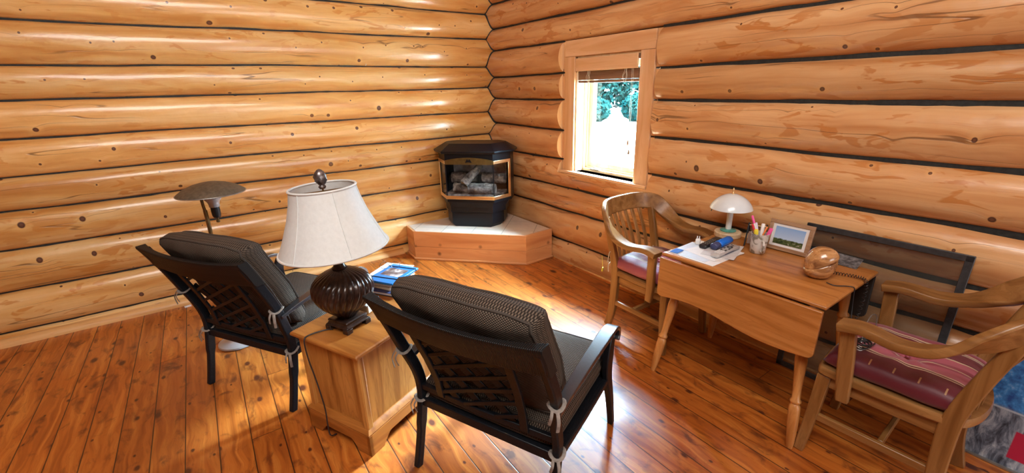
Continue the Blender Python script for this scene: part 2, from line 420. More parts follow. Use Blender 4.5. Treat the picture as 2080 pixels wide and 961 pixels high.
# ------------------------------------------------------------------ the room
ZL = [-0.16, 0.08, 0.372, 0.668, 0.930, 1.160, 1.403, 1.650, 1.866, 2.134, 2.385, 2.62, 2.88]
ZR = [-0.07, 0.192, 0.507, 0.735, 0.994, 1.270, 1.538, 1.756, 2.023, 2.232, 2.47, 2.70, 2.95]
def seam(wall, i, s):
    z = (ZL if wall == 'l' else ZR)[i]
    a = 0.010 if wall == 'l' else 0.012
    n = mnoise.noise(Vector((s * 0.9, i * 7.3 + (0 if wall == 'l' else 50), 1.7))) + 0.45 * mnoise.noise(Vector((s * 3.1, i * 3.1, 9.2)))
    if wall == 'r' and i == 3: n += -1.6 * math.exp(-((s - 3.25) / 0.10) ** 2)      # the notch in the seam above the screen
    return z + a * n
def bulge(wall, i, s):
    h = (ZL if wall == 'l' else ZR); hh = h[i + 1] - h[i]
    return (0.098 if wall == 'r' else 0.086) * (hh / 0.26) ** 0.5 * (1 + 0.10 * mnoise.noise(Vector((s * 0.8, i * 5.7, 3.3 + (wall == 'r') * 20))))
def log_mb(wall, i, s0, s1, NP=18):
    mb = MB(); rs = []; n = max(2, int((s1 - s0) / 0.10)); us = []
    ru, rv = rnd.uniform(0, 60), rnd.uniform(0, 60)
    for a in range(n + 1):
        s = s0 + (s1 - s0) * a / n
        z0, z1 = seam(wall, i, s) + 0.002, seam(wall, i + 1, s) - 0.002
        b = bulge(wall, i, s); zc = (z0 + z1) / 2; hh = (z1 - z0) / 2
        ring = []
        for k in range(NP + 1):
            t = -PI / 2 + PI * k / NP
            d = b * abs(math.cos(t)) ** 0.9; z = zc + hh * math.sin(t)
            d += 0.004 * mnoise.noise(Vector((s * 2.5, z * 9, i * 3.0))) * math.cos(t)
            ring.append((d, z))
        ring += [(-0.19, z1), (-0.19, z0)]
        rs.append([(-s, -d, z) if wall == 'l' else (-d, -s, z) for d, z in ring]); us.append(s)
    NV = NP + 3
    vv = [0.34 * k / NP for k in range(NP + 1)] + [0.6, 0.9, 1.2]
    mb.rings(rs, False, True, 0, lambda a, k: (us[min(a, n)] + ru, vv[min(k, NV)] + rv))
    mb.tone = rnd.random()
    return mb
def join_wall(name, pieces, mats):
    """pieces: list of (mesh, tone) -> one wall mesh"""
    bm = bmesh.new(); tl = None
    tones = []
    for me, tone in pieces:
        n0 = len(bm.faces); bm.from_mesh(me); tones += [tone] * (len(bm.faces) - n0)
    me = bpy.data.meshes.new(name); bm.to_mesh(me); bm.free()
    at = me.attributes.new('tone', 'FLOAT', 'FACE')
    at.data.foreach_set('value', tones)
    for m in mats: me.materials.append(M[m])
    me.shade_smooth(); me.set_sharp_from_angle(angle=math.radians(38))
    o = bpy.data.objects.new(name, me); C.objects.link(o)
    return struct(o)

WY0, WY1, WZ0, WZ1 = -1.215, -2.245, 0.882, 2.030        # flat cut around the window
OY0, OY1, OZ0, OZ1 = -1.375, -2.076, 0.905, 1.885        # clear opening
FLAT = -0.030
left = []
for i in range(len(ZL) - 1):
    mb = log_mb('l', i, -0.16, 6.6); o = mb.obj('log', ['log_l', 'cut']); left.append((o.data, mb.tone)); bpy.data.objects.remove(o)
join_wall('wall_left', left, ['log_l', 'cut'])
right = []
c1 = MB().box((FLAT - 0.3, (WY0 + WY1) / 2, (WZ0 + WZ1) / 2), (0.6, WY0 - WY1, WZ1 - WZ0)).obj('cutter', 'cut')
c2 = MB().box((0.1, (OY0 + OY1) / 2, (OZ0 + OZ1) / 2), (0.9, OY0 - OY1, OZ1 - OZ0)).obj('cutter', 'cut')
dg = bpy.context.evaluated_depsgraph_get()
for i in range(len(ZR) - 1):
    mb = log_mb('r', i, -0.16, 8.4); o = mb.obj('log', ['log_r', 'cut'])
    if ZR[i + 1] > WZ0 - 0.02 and ZR[i] < WZ1 + 0.02:
        for cc in (c1, c2):
            b = o.modifiers.new('cut', 'BOOLEAN'); b.object = cc; b.operation = 'DIFFERENCE'; b.solver = 'EXACT'
        dg = bpy.context.evaluated_depsgraph_get(); dg.update()
        me = bpy.data.meshes.new_from_object(o.evaluated_get(dg))
        for p in me.polygons:
            vs = [me.vertices[q].co for q in p.vertices]
            for ax, val in ((0, FLAT), (1, WY0), (1, WY1), (2, WZ0), (2, WZ1), (1, OY0), (1, OY1), (2, OZ0), (2, OZ1)):
                if all(abs(q[ax] - val) < 1e-4 for q in vs): p.material_index = 1
    else: me = o.data
    right.append((me, mb.tone)); bpy.data.objects.remove(o)
bpy.data.objects.remove(c1); bpy.data.objects.remove(c2)
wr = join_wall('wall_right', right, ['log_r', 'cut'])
wl = bpy.data.objects['wall_left']

def chink(wall, parent):
    mb = MB(); Z = ZL if wall == 'l' else ZR
    for i in range(1, len(Z) - 1):
        spans = [(-0.1, 6.5 if wall == 'l' else 8.3)]
        if wall == 'r' and WZ0 < Z[i] < WZ1: spans = [(-0.1, -WY0 + 0.002), (-WY1 - 0.002, 8.3)]
        for s0, s1 in spans:
            n = int((s1 - s0) / 0.06) + 2; rs = []
            for a in range(n + 1):
                s = s0 + (s1 - s0) * a / n; z = seam(wall, i, s)
                near = 0.0 if wall == 'l' else lerp([0.5, 2.0, 3.0, 4.0], [0, 0.003, 0.008, 0.012], s)
                d = (0.022 if wall == 'l' else 0.030) + near + 0.010 * mnoise.noise(Vector((s * 4.0, i * 4.4, 2.2))) + 0.006 * mnoise.noise(Vector((s * 15.0, i * 4.4, 5.2)))
                h = 0.03
                ring = [(-0.15, z - h), (d - 0.004, z - h), (d, z), (d - 0.004, z + h), (-0.15, z + h)]
                rs.append([(-s, -q, zz) if wall == 'l' else (-q, -s, zz) for q, zz in ring])
            mb.rings(rs)
    return mb.obj('chinking', 'chink', parent)
chink('l', wl); chink('r', wr)
# black caulk along the zigzag where the two walls' logs meet
def depth_at(wall, z):
    Z = ZL if wall == 'l' else ZR
    for i in range(len(Z) - 1):
        if Z[i] <= z <= Z[i + 1]:
            zc = (Z[i] + Z[i + 1]) / 2; hh = (Z[i + 1] - Z[i]) / 2
            return bulge(wall, i, 0.1) * max(0.0, 1 - ((z - zc) / hh) ** 2) ** 0.45
    return 0
mb = MB(); mb.tube([(-max(depth_at('r', z), 0.03) + 0.001, -max(depth_at('l', z), 0.03) + 0.001, z) for z in [0.0 + 0.012 * k for k in range(230)]], 0.011, 6)
mb.obj('corner_caulk', 'chink', wr)

# floor, ceiling, walls behind the photographer
struct(MB().box((-3.2, -3.9, -0.05), (7.2, 8.4, 0.1)).obj('floor', 'floor', smooth=False))
struct(MB().box((-3.2, -3.9, 4.25), (7.4, 8.8, 0.1)).obj('ceiling', 'ceil', smooth=False))
struct(MB().box((-3.2, -8.1, 2.05), (7.4, 0.1, 4.4)).obj('wall_rear', 'plain_wall', smooth=False))
struct(MB().box((-6.65, -3.9, 2.05), (0.1, 8.5, 4.4)).obj('wall_side', 'plain_wall', smooth=False))
struct(MB().box((-3.2, 0.10, 3.55), (7.4, 0.1, 1.4)).obj('wall_upper_left', 'plain_wall', smooth=False))
struct(MB().box((0.10, -3.9, 3.60), (0.1, 8.5, 1.36)).obj('wall_upper_right', 'plain_wall', smooth=False))
# quarter-round baseboard below the left logs
mb = MB(); q = [(0, 0), (0.105, 0)] + [(0.055 + 0.05 * math.cos(t), 0.052 * math.sin(t)) for t in [PI / 2 * k / 6 for k in range(1, 7)]] + [(0, 0.052)]
mb.prism(q, -6.58, -1.262, lambda a, b, h: (h, -a, b)); struct(mb.obj('baseboard_left', 'base_x'))
mb = MB(); mb.prism([(a * 0.9, b * 0.7) for a, b in q], -8.0, -1.18, lambda a, b, h: (-a, h, b)); struct(mb.obj('baseboard_right', 'base_x'))

# ------------------------------------------------------------------ the window
g = G('window_glass'); g.t.nodes.remove(g.b)
fr = g.math('MULTIPLY_ADD', g.math('POWER', g.n('ShaderNodeLayerWeight', {'Blend': 0.5}).outputs[1], 4.0), 0.4, 0.025)
mx = g.n('ShaderNodeMixShader', {0: fr, 1: g.n('ShaderNodeBsdfTransparent', {0: (0.97, 0.99, 0.99, 1)}).outputs[0], 2: g.n('ShaderNodeBsdfGlossy', {'Roughness': 0.02}).outputs[0]})
g.t.links.new(mx.outputs[0], g.out.inputs[0]); M['glass'] = g.m
win = bpy.data.objects.new('window_1', None); C.objects.link(win); win.location = (0, (OY0 + OY1) / 2, OZ0); struct(win, 'small wooden casement window with raised blind in the right log wall')
wo = -Vector(win.location)
def wpart(mb, name, m, par=win, **k):
    o = mb.obj(name, m, par, bev=k.pop('bev', 0.003), **k)
    if par is win: o.location = wo
    return o
CF_ = FLAT - 0.020
def vbox(mb, x0, x1, y0, y1, z0, z1): return mb.box(((x0 + x1) / 2, (y0 + y1) / 2, (z0 + z1) / 2), (abs(x1 - x0), abs(y1 - y0), abs(z1 - z0)))
wpart(vbox(MB(), CF_, FLAT, -1.252, OY0, 0.900, 1.885), 'casing', 'trim')
wpart(vbox(MB(), CF_, FLAT, OY1, -2.205, 0.900, 1.885), 'casing', 'trim')
wpart(vbox(MB(), CF_ - 0.002, FLAT, -1.252, -2.205, 1.886, 2.016), 'head_casing', 'trim_y')
wpart(vbox(MB(), -0.085, 0.11, -1.235, -2.225, 0.883, 0.905), 'sill', 'trim_y')
mb = MB(); vbox(mb, FLAT, 0.20, OY0 + 0.0, OY0 - 0.018, OZ0, OZ1); vbox(mb, FLAT, 0.20, OY1, OY1 + 0.018, OZ0, OZ1); vbox(mb, FLAT, 0.20, OY0, OY1, OZ1 - 0.018, OZ1)
wpart(mb, 'jamb', 'sash')
mb = MB()
for k, (x, t) in enumerate(((0.055, 0.030), (0.085, 0.045))):
    w = 0.012 + 0.014 * k
    vbox(mb, x, x + t, OY0 - 0.018, OY0 - 0.018 - w, OZ0, OZ1 - 0.018); vbox(mb, x, x + t, OY1 + 0.018, OY1 + 0.018 + w, OZ0, OZ1 - 0.018)
    vbox(mb, x, x + t, OY0 - 0.018, OY1 + 0.018, OZ0, OZ0 + w + 0.012); vbox(mb, x, x + t, OY0 - 0.018, OY1 + 0.018, OZ1 - 0.018 - w, OZ1 - 0.018)
wpart(mb, 'stop', 'sash')
sa = MB(); y0, y1, z0, z1 = OY0 - 0.044, OY1 + 0.044, OZ0 + 0.04, OZ1 - 0.05
vbox(sa, 0.10, 0.145, y0, y0 - 0.042, z0, z1); vbox(sa, 0.10, 0.145, y1, y1 + 0.042, z0, z1); vbox(sa, 0.10, 0.145, y0 - 0.042, y1 + 0.042, z0, z0 + 0.04); vbox(sa, 0.10, 0.145, y0 - 0.042, y1 + 0.042, z1 - 0.05, z1)
sash = wpart(sa, 'sash', 'sash')
wpart(vbox(MB(), 0.122, 0.126, y0 - 0.03, y1 + 0.03, z0 + 0.02, z1 - 0.02), 'glass_pane', 'glass', sash, bev=0)
mb = MB(); vbox(mb, 0.055, 0.085, -1.49, -1.60, OZ0 + 0.012, OZ0 + 0.03); mb.tube([(0.07, -1.53, OZ0 + 0.03), (0.055, -1.55, OZ0 + 0.045), (0.04, -1.60, OZ0 + 0.042), (0.035, -1.625, OZ0 + 0.03)], 0.006, 6)
wpart(mb, 'crank_handle', 'silver_plastic')
# raised wooden blind
bl = thing('window_blind', 'raised dark wooden slat blind with pale valance hanging in the window', 'blind', (0.0, (OY0 + OY1) / 2, 1.88))
bo = -Vector(bl.location)
def bpart(mb, name, m, par=bl, **k):
    o = mb.obj(name, m, par, **k)
    if par is bl: o.location = bo
    return o
bpart(vbox(MB(), -0.046, -0.030, OY0 - 0.004, OY1 + 0.030, 1.765, 1.868), 'valance', 'trim_y', bev=0.003)
bpart(vbox(MB(), -0.026, 0.012, OY0 - 0.022, OY1 + 0.022, 1.83, 1.866), 'head_rail', 'blind', bev=0.003)
for k in range(12):
    bpart(vbox(MB(), -0.026, 0.020, OY0 - 0.026, OY1 + 0.026, 1.694 + k * 0.0062, 1.7000 + k * 0.0062), 'slat', 'blind', bev=0.001)
bpart(vbox(MB(), -0.027, 0.021, OY0 - 0.026, OY1 + 0.026, 1.670, 1.690), 'bottom_rail', 'blind', bev=0.003)
for y in (-1.53, -1.92):
    mb = MB()
    for k in range(4): mb.tube(smooth_path([(-0.029, y - 0.012 + k * 0.008, 1.83), (-0.032 - 0.002 * k, y + rnd.uniform(-.02, .02), 1.76), (-0.033, y + rnd.uniform(-.03, .03), 1.71), (-0.029, y, 1.665)]), 0.0017, 5)
    bpart(mb, 'ladder_cord', 'cream_paper')
for y, zb in ((-1.990, 1.235), (-2.004, 1.165)):
    c = bpart(MB().tube([(-0.034, y, 1.80), (-0.034, y, zb)], 0.0014, 5), 'pull_cord', 'cream_paper')
    bpart(MB().lathe([(0.002, 0.0), (0.006, -0.008), (0.009, -0.03), (0.008, -0.042), (0.002, -0.045)], (-0.034, y, zb), 12), 'tassel', 'blind', c)

# ------------------------------------------------------------------ outdoors
M['gravel'] = plain('pale_gravel', (0.62, 0.62, 0.60), 0.9, 0, 0.15, 2.0)
struct(MB().box((35.5, -2, -0.65), (70, 120, 0.1)).obj('ground', 'gravel', smooth=False))
M['roof'] = plain('roof_boards', (0.30, 0.20, 0.12), 0.8)
struct(MB().prism([(0.2, 3.20), (0.2, 3.05), (0.92, 2.70), (1.0, 2.80)], -8.3, 1.0, lambda a, b, h: (a, h, b)).obj('roof_overhang', 'roof', smooth=False))
g = G('tree_leaves'); f = g.noise(g.co(), 0.9, 3)
g.set(Base_Color=g.ramp(f, [(0.35, (0.0020, 0.0150, 0.0140)), (0.65, (0.0110, 0.0350, 0.0280))]), Roughness=0.9); g.b.inputs['Specular IOR Level'].default_value = 0.0; M['leaf'] = g.m
M['bark'] = plain('tree_bark', (0.06, 0.045, 0.035), 0.9)
def tree(loc, h, r, label, seed):
    q = random.Random(seed); t = thing('tree', label, 'tree', loc, 0, 'trees beyond the window')
    MB().tube([(0, 0, -0.1), (0.05, 0, h * 0.4), (0, 0.1, h * 0.85)], [0.18, 0.13, 0.04], 8).obj('trunk', 'bark', t)
    mb = MB()
    blobs = [(Vector((q.gauss(0, r * 0.38), q.gauss(0, r * 0.38), h * q.uniform(0.10, 0.92))), r * q.uniform(0.35, 0.6)) for _ in range(34)]
    for c, br in blobs:
        for _ in range(130):
            d = Vector((q.gauss(0, 1), q.gauss(0, 1), q.gauss(0, 1))).normalized() * br * q.uniform(0.7, 1.0)
            p = c + d; a = Vector((q.gauss(0, 1), q.gauss(0, 1), q.gauss(0, 1))).normalized(); b = a.orthogonal(); s = q.uniform(0.16, 0.32)
            mb.add([p - a * s, p + b * s * 0.6, p + a * s, p - b * s * 0.6], [(0, 1, 2, 3)])
    mb.obj('foliage', 'leaf', t, smooth=False)
tree((24.3, 22.4, -0.6), 5.6, 1.45, 'small leafy tree outside, in the left half of the window view', 1)
tree((27.1, 19.0, -0.6), 5.4, 1.45, 'small leafy tree outside, in the right half of the window view', 2)
tree((32.9, 27.8, -0.6), 7.0, 2.1, 'broad tree outside, farther back behind the two small leafy trees', 3)
tree((33.6, 20.6, -0.6), 7.0, 2.0, 'tall tree outside, at the right edge of the window view', 4)
tree((26.2, 29.0, -0.6), 7.0, 2.0, 'tall tree outside, hidden by the left jamb of the window', 6)
def bush(loc, h, r, label, seed):
    q = random.Random(seed); t = thing('bush', label, 'bush', loc, 0, 'bushes in front of the trees outside')
    MB().tube([(0, 0, -0.1), (0, 0, h * 0.5)], 0.06, 6).obj('stem', 'bark', t)
    mb = MB()
    for _ in range(1500):
        d = Vector((q.gauss(0, 1), q.gauss(0, 1), q.gauss(0, 1))).normalized() * q.uniform(0.75, 1.0)
        p = Vector((d.x * r, d.y * r, h * 0.5 + d.z * h * 0.5)); a = Vector((q.gauss(0, 1), q.gauss(0, 1), q.gauss(0, 1))).normalized(); b = a.orthogonal(); s = q.uniform(0.12, 0.24)
        mb.add([p - a * s, p + b * s * 0.6, p + a * s, p - b * s * 0.6], [(0, 1, 2, 3)])
    mb.obj('foliage', 'leaf', t, smooth=False)
bush((20.3, 14.6, -0.6), 1.7, 1.0, 'low bush outside, before the trees at the right of the window view', 11)
bush((18.5, 16.6, -0.6), 1.5, 0.95, 'low bush outside, before the trees at the left of the window view', 13)

# ------------------------------------------------------------------ hearth and gas stove
HZ = 0.300
HP = [(-0.103, -0.095), (-1.212, -0.095), (-1.235, -0.335), (-0.440, -1.165), (-0.103, -1.152)]
he = thing('hearth_platform', 'low corner hearth platform of knotty boards topped with pale tiles', 'hearth', (-0.6, -0.6, 0))
ho = -Vector(he.location)
def edge_board(a, b, z0, z1, th, out):
    a = Vector((*a, 0)); b = Vector((*b, 0)); d = (b - a).normalized(); nrm = Vector((d.y, -d.x, 0)) * out
    L = (b - a).length
    return a, d, nrm, L
for (a, b) in ((HP[1], HP[2]), (HP[2], HP[3]), (HP[3], HP[4])):
    va = Vector((*a, 0)); vb = Vector((*b, 0)); d = (vb - va).normalized(); nrm = Vector((d.y, -d.x, 0)); L = (vb - va).length
    if nrm.dot(Vector((-1, -1, 0))) < 0: nrm = -nrm
    rz = math.atan2(d.y, d.x); mid = (va + vb) / 2
    mb = MB()
    for z0, z1 in ((0.0, 0.14), (0.142, HZ)):
        mb.box((0, 0.012, (z0 + z1) / 2), (L, 0.024, z1 - z0))
    o = mb.obj('facing_board', 'cedar', he, bev=0.002); o.location = mid + ho; o.rotation_euler = (0, 0, rz)
    o2 = MB().box((0, -0.006, 0.011), (L + 0.01, 0.014, 0.022)).obj('shoe_moulding', 'cedar', he, bev=0.005); o2.location = mid + ho; o2.rotation_euler = (0, 0, rz)
inner = []
cen = Vector((-0.55, -0.55))
for x, y in HP: v = Vector((x, y)); inner.append(tuple(cen + (v - cen) * 0.965))
o = MB().prism(inner, 0.02, HZ - 0.006).obj('core', 'cedar', he, smooth=False); o.location = ho
g = G('hearth_tiles'); v = g.sc(g.co(), (1, 1, 1), (0.02, 0.06, 0), (0, 0, math.radians(46)))
br = g.n('ShaderNodeTexBrick', {'Vector': v, 'Color1': (0.62, 0.50, 0.40, 1), 'Color2': (0.68, 0.57, 0.47, 1), 'Mortar': (0.33, 0.27, 0.21, 1), 'Scale': 1.0, 'Mortar Size': 0.004, 'Brick Width': 0.305, 'Row Height': 0.305}, offset=0.0)
g.set(Base_Color=g.mix(g.math('MULTIPLY', g.step(g.noise(g.co(), 14, 4), 0.45, 0.7), 0.35), br.outputs[0], (0.50, 0.38, 0.29)), Roughness=0.32)
M['tile'] = g.m
o = MB().prism(inner, HZ - 0.012, HZ + 0.001).obj('tile_top', 'tile', he, smooth=False); o.location = ho

# stove frame: local +y is the front normal, +x to the viewer's LEFT when looking at the front
fn = Vector((-0.722, -0.692, 0)).normalized()
st = thing('gas_stove', 'black freestanding gas stove with brass-trimmed bay glass and ceramic logs', 'stove', (-0.708 - fn.x * 0.24, -0.607 - fn.y * 0.24, HZ + 0.001), math.atan2(-fn.x, fn.y))
FY = 0.24            # front face
def oct_(hw, fy, cw, cd, by, bc):
    """half width of front, y of front, chamfer width/depth, y of back, back chamfer"""
    W_ = hw + cw
    return [(hw, fy), (W_, fy - cd), (W_, by + bc), (W_ - bc, by), (-W_ + bc, by), (-W_, by + bc), (-W_, fy - cd), (-hw, fy)]
def loft(polys, name, m, par, **k):
    mb = MB(); mb.rings([[(x, y, z) for x, y in p] for p, z in polys]); return mb.obj(name, m, par, ang=20, **k)
hw, cw, cd, by, bc = 0.243, 0.135, 0.20, -0.20, 0.10
loft([(oct_(hw - 0.055, FY - 0.035, 0.075, 0.105, by + .03, .08), 0.0), (oct_(hw - 0.03, FY - 0.03, 0.09, 0.13, by + .03, .08), 0.035), (oct_(hw - 0.03, FY - 0.03, 0.09, 0.13, by + .03, .08), 0.15)], 'pedestal', 'stove', st, bev=0.003)
loft([(oct_(hw - 0.022, FY - 0.022, 0.10, 0.145, by + .02, .08), 0.153), (oct_(hw - 0.022, FY - 0.022, 0.10, 0.145, by + .02, .08), 0.205), (oct_(hw - 0.015, FY - 0.008, 0.125, 0.18, by, bc), 0.262)], 'lower_panel', 'stove', st, bev=0.003)
mb = MB()
for k in range(6): mb.box((0, FY - 0.021, 0.172 + k * 0.006), (2 * hw - 0.12, 0.004, 0.002))
mb.obj('vent_slots', 'black_plastic', st)
# firebox: back, floor and roof round an open bay that the glass closes
z0, z1 = 0.262, 0.755
loft([(oct_(hw, FY, cw, cd, by, bc), z0), (oct_(hw, FY, cw, cd, by, bc), z0 + 0.045)], 'firebox_base', 'stove', st, bev=0.002)
loft([(oct_(hw, FY, cw, cd, by, bc), 0.655), (oct_(hw, FY, cw, cd, by, bc), z1)], 'firebox_top', 'stove', st, bev=0.002)
W_ = hw + cw
mb = MB(); mb.prism([(W_, FY - cd), (W_, by + bc), (W_ - bc, by), (-W_ + bc, by), (-W_, by + bc), (-W_, FY - cd), (-W_ + 0.02, FY - cd), (-W_ + 0.02, by + bc + .02), (-W_ + bc, by + 0.03), (W_ - bc, by + 0.03), (W_ - 0.02, by + bc + .02), (W_ - 0.02, FY - cd)], z0 + 0.04, 0.66)
mb.obj('firebox_wall', 'stove', st, smooth=False)
M['firebrick'] = plain('grey_firebrick', (0.52, 0.52, 0.56), 0.9, 0, 0.5, 16, 0.3)
MB().box((0, by + 0.038, 0.555), (0.60, 0.012, 0.17)).obj('brick_panel', 'firebrick', st, bev=0.002)
# lid
loft([(oct_(hw + 0.022, FY + 0.022, cw + 0.012, cd + 0.005, by - 0.01, bc), 0.748), (oct_(hw + 0.026, FY + 0.026, cw + 0.014, cd + 0.006, by - 0.01, bc), 0.760), (oct_(hw + 0.026, FY + 0.026, cw + 0.014, cd + 0.006, by - 0.01, bc), 0.772), (oct_(hw - 0.03, FY - 0.075, cw - 0.04, cd - 0.04, by + 0.05, bc - 0.02), 0.838)], 'lid', 'stove', st, bev=0.003)
# brass trim round the three panes, each a band; arched brass panel on top
ang = math.atan2(cd, cw)
def facet(side):       # origin at outer front corner, direction along the facet, normal
    if side == 0: return Vector((-hw, FY, 0)), Vector((1, 0, 0)), Vector((0, 1, 0)), 2 * hw
    s = side; d = Vector((s * cw, -cd, 0)); L = d.length; d.normalize()
    return Vector((s * hw, FY, 0)), d, Vector((s * cd, cw, 0)).normalized(), L
def fbox(mb, side, u0, u1, za, zb, off, th):
    o, d, n_, L = facet(side)
    vs = [o + d * u + n_ * (off + t) + Vector((0, 0, z)) for u in (u0, u1) for t in (0, th) for z in (za, zb)]
    mb.add(vs, [(0, 1, 3, 2), (4, 6, 7, 5), (0, 4, 5, 1), (2, 3, 7, 6), (0, 2, 6, 4), (1, 5, 7, 3)])
G0, G1 = 0.330, 0.655
for side in (0, 1, -1):
    o_, d_, n_, L = facet(side); mb = MB()
    fbox(mb, side, -0.002, L - 0.012 if side else L + 0.002, G0 - 0.036, G0, 0.001, 0.008)
    if side:
        fbox(mb, side, 0, L - 0.012, G1 - 0.006, G1 + 0.026, 0.001, 0.008)
        fbox(mb, side, L - 0.044, L - 0.012, G0 - 0.002, G1, 0.001, 0.008)
    mb.obj('brass_trim', 'brass', st, bev=0.003)
    gm = MB(); fbox(gm, side, 0.004, L - 0.03, G0 - 0.02, G1 + 0.01, -0.008, 0.004); M.setdefault('stove_glass', None)
    if M['stove_glass'] is None:
        g = G('smoked_stove_glass'); g.t.nodes.remove(g.b)
        f_ = g.math('MULTIPLY_ADD', g.math('POWER', g.n('ShaderNodeLayerWeight', {'Blend': 0.5}).outputs[1], 4.0), 0.5, 0.04)
        mx = g.n('ShaderNodeMixShader', {0: f_, 1: g.n('ShaderNodeBsdfTransparent', {0: (0.90, 0.91, 0.92, 1)}).outputs[0], 2: g.n('ShaderNodeBsdfGlossy', {'Roughness': 0.03}).outputs[0]})
        g.t.links.new(mx.outputs[0], g.out.inputs[0]); M['stove_glass'] = g.m
    gm.obj('glass_pane', 'stove_glass', st, smooth=False)
for s_ in (-1, 1): MB().strip([(s_ * hw, FY - 0.004, G0), (s_ * hw, FY - 0.004, G1)], 0.008, 0.008, (1, 0, 0)).obj('glass_post', 'stove', st)
arch = [(-hw, G1 - 0.01)] + [(hw * a, G1 + 0.03 + 0.028 * (1 - a * a)) for a in [-1 + k / 8 for k in range(17)]] + [(hw, G1 - 0.01)]
MB().prism(arch, 0.001, 0.007, lambda a, b, h: (a, FY + h, b)).obj('arched_panel', 'brass_dull', st, smooth=False)
MB().prism([(-0.035, G1 + 0.008), (-0.012, G1 + 0.045), (0, G1 + 0.03), (0.012, G1 + 0.045), (0.035, G1 + 0.008), (0, G1 + 0.014)], 0.007, 0.010, lambda a, b, h: (a, FY + h, b)).obj('emblem', 'stove', st, smooth=False)
g = G('ceramic_log'); f = g.noise(g.sc(g.co(), (9, 9, 9)), 1.5, 5, 0.65, 0.5)
g.set(Base_Color=g.ramp(f, [(0.35, (0.05, 0.042, 0.038)), (0.52, (0.26, 0.225, 0.20)), (0.7, (0.62, 0.56, 0.50))]), Roughness=0.9); g.bump(f, 0.9, 0.02); M['clog'] = g.m
def clog(a, b, r0, r1, seed):
    a, b = Vector(a), Vector(b); n = 14; P = [a.lerp(b, k / n) for k in range(n + 1)]; mb = MB()
    d = (b - a).normalized(); u = d.orthogonal().normalized(); w = d.cross(u); rs = []
    for k, p in enumerate(P):
        r = r0 + (r1 - r0) * k / n
        rs.append([p + (u * math.cos(t) + w * math.sin(t)) * r * (1 + 0.22 * mnoise.noise(Vector((k * 0.5 + seed, math.cos(t) * 1.6, math.sin(t) * 1.6)))) for t in [2 * PI * j / 16 for j in range(16)]])
    mb.rings(rs); mb.obj('ceramic_log', 'clog', st, ang=60)
clog((0.22, 0.06, 0.375), (-0.22, 0.08, 0.37), 0.052, 0.055, 1)
clog((0.05, 0.12, 0.375), (-0.20, 0.125, 0.37), 0.048, 0.042, 9)
clog((0.28, -0.06, 0.455), (0.02, -0.08, 0.47), 0.055, 0.06, 4)
clog((-0.06, -0.07, 0.46), (-0.30, -0.03, 0.46), 0.055, 0.05, 6)
clog((0.09, 0.15, 0.43), (-0.055, 0.0, 0.60), 0.045, 0.036, 12)
MB().box((0, 0.02, 0.316), (0.60, 0.30, 0.02)).obj('ember_bed', 'clog', st, bev=0.004)
mb = MB(); mb.tube([(0.31, 0.02, 0.0), (0.31, 0.02, 0.12), (0.315, 0.06, 0.15)], 0.010, 8); mb.box((0.315, 0.06, 0.16), (0.02, 0.025, 0.03)); mb.obj('gas_valve', 'brass', st, bev=0.002)

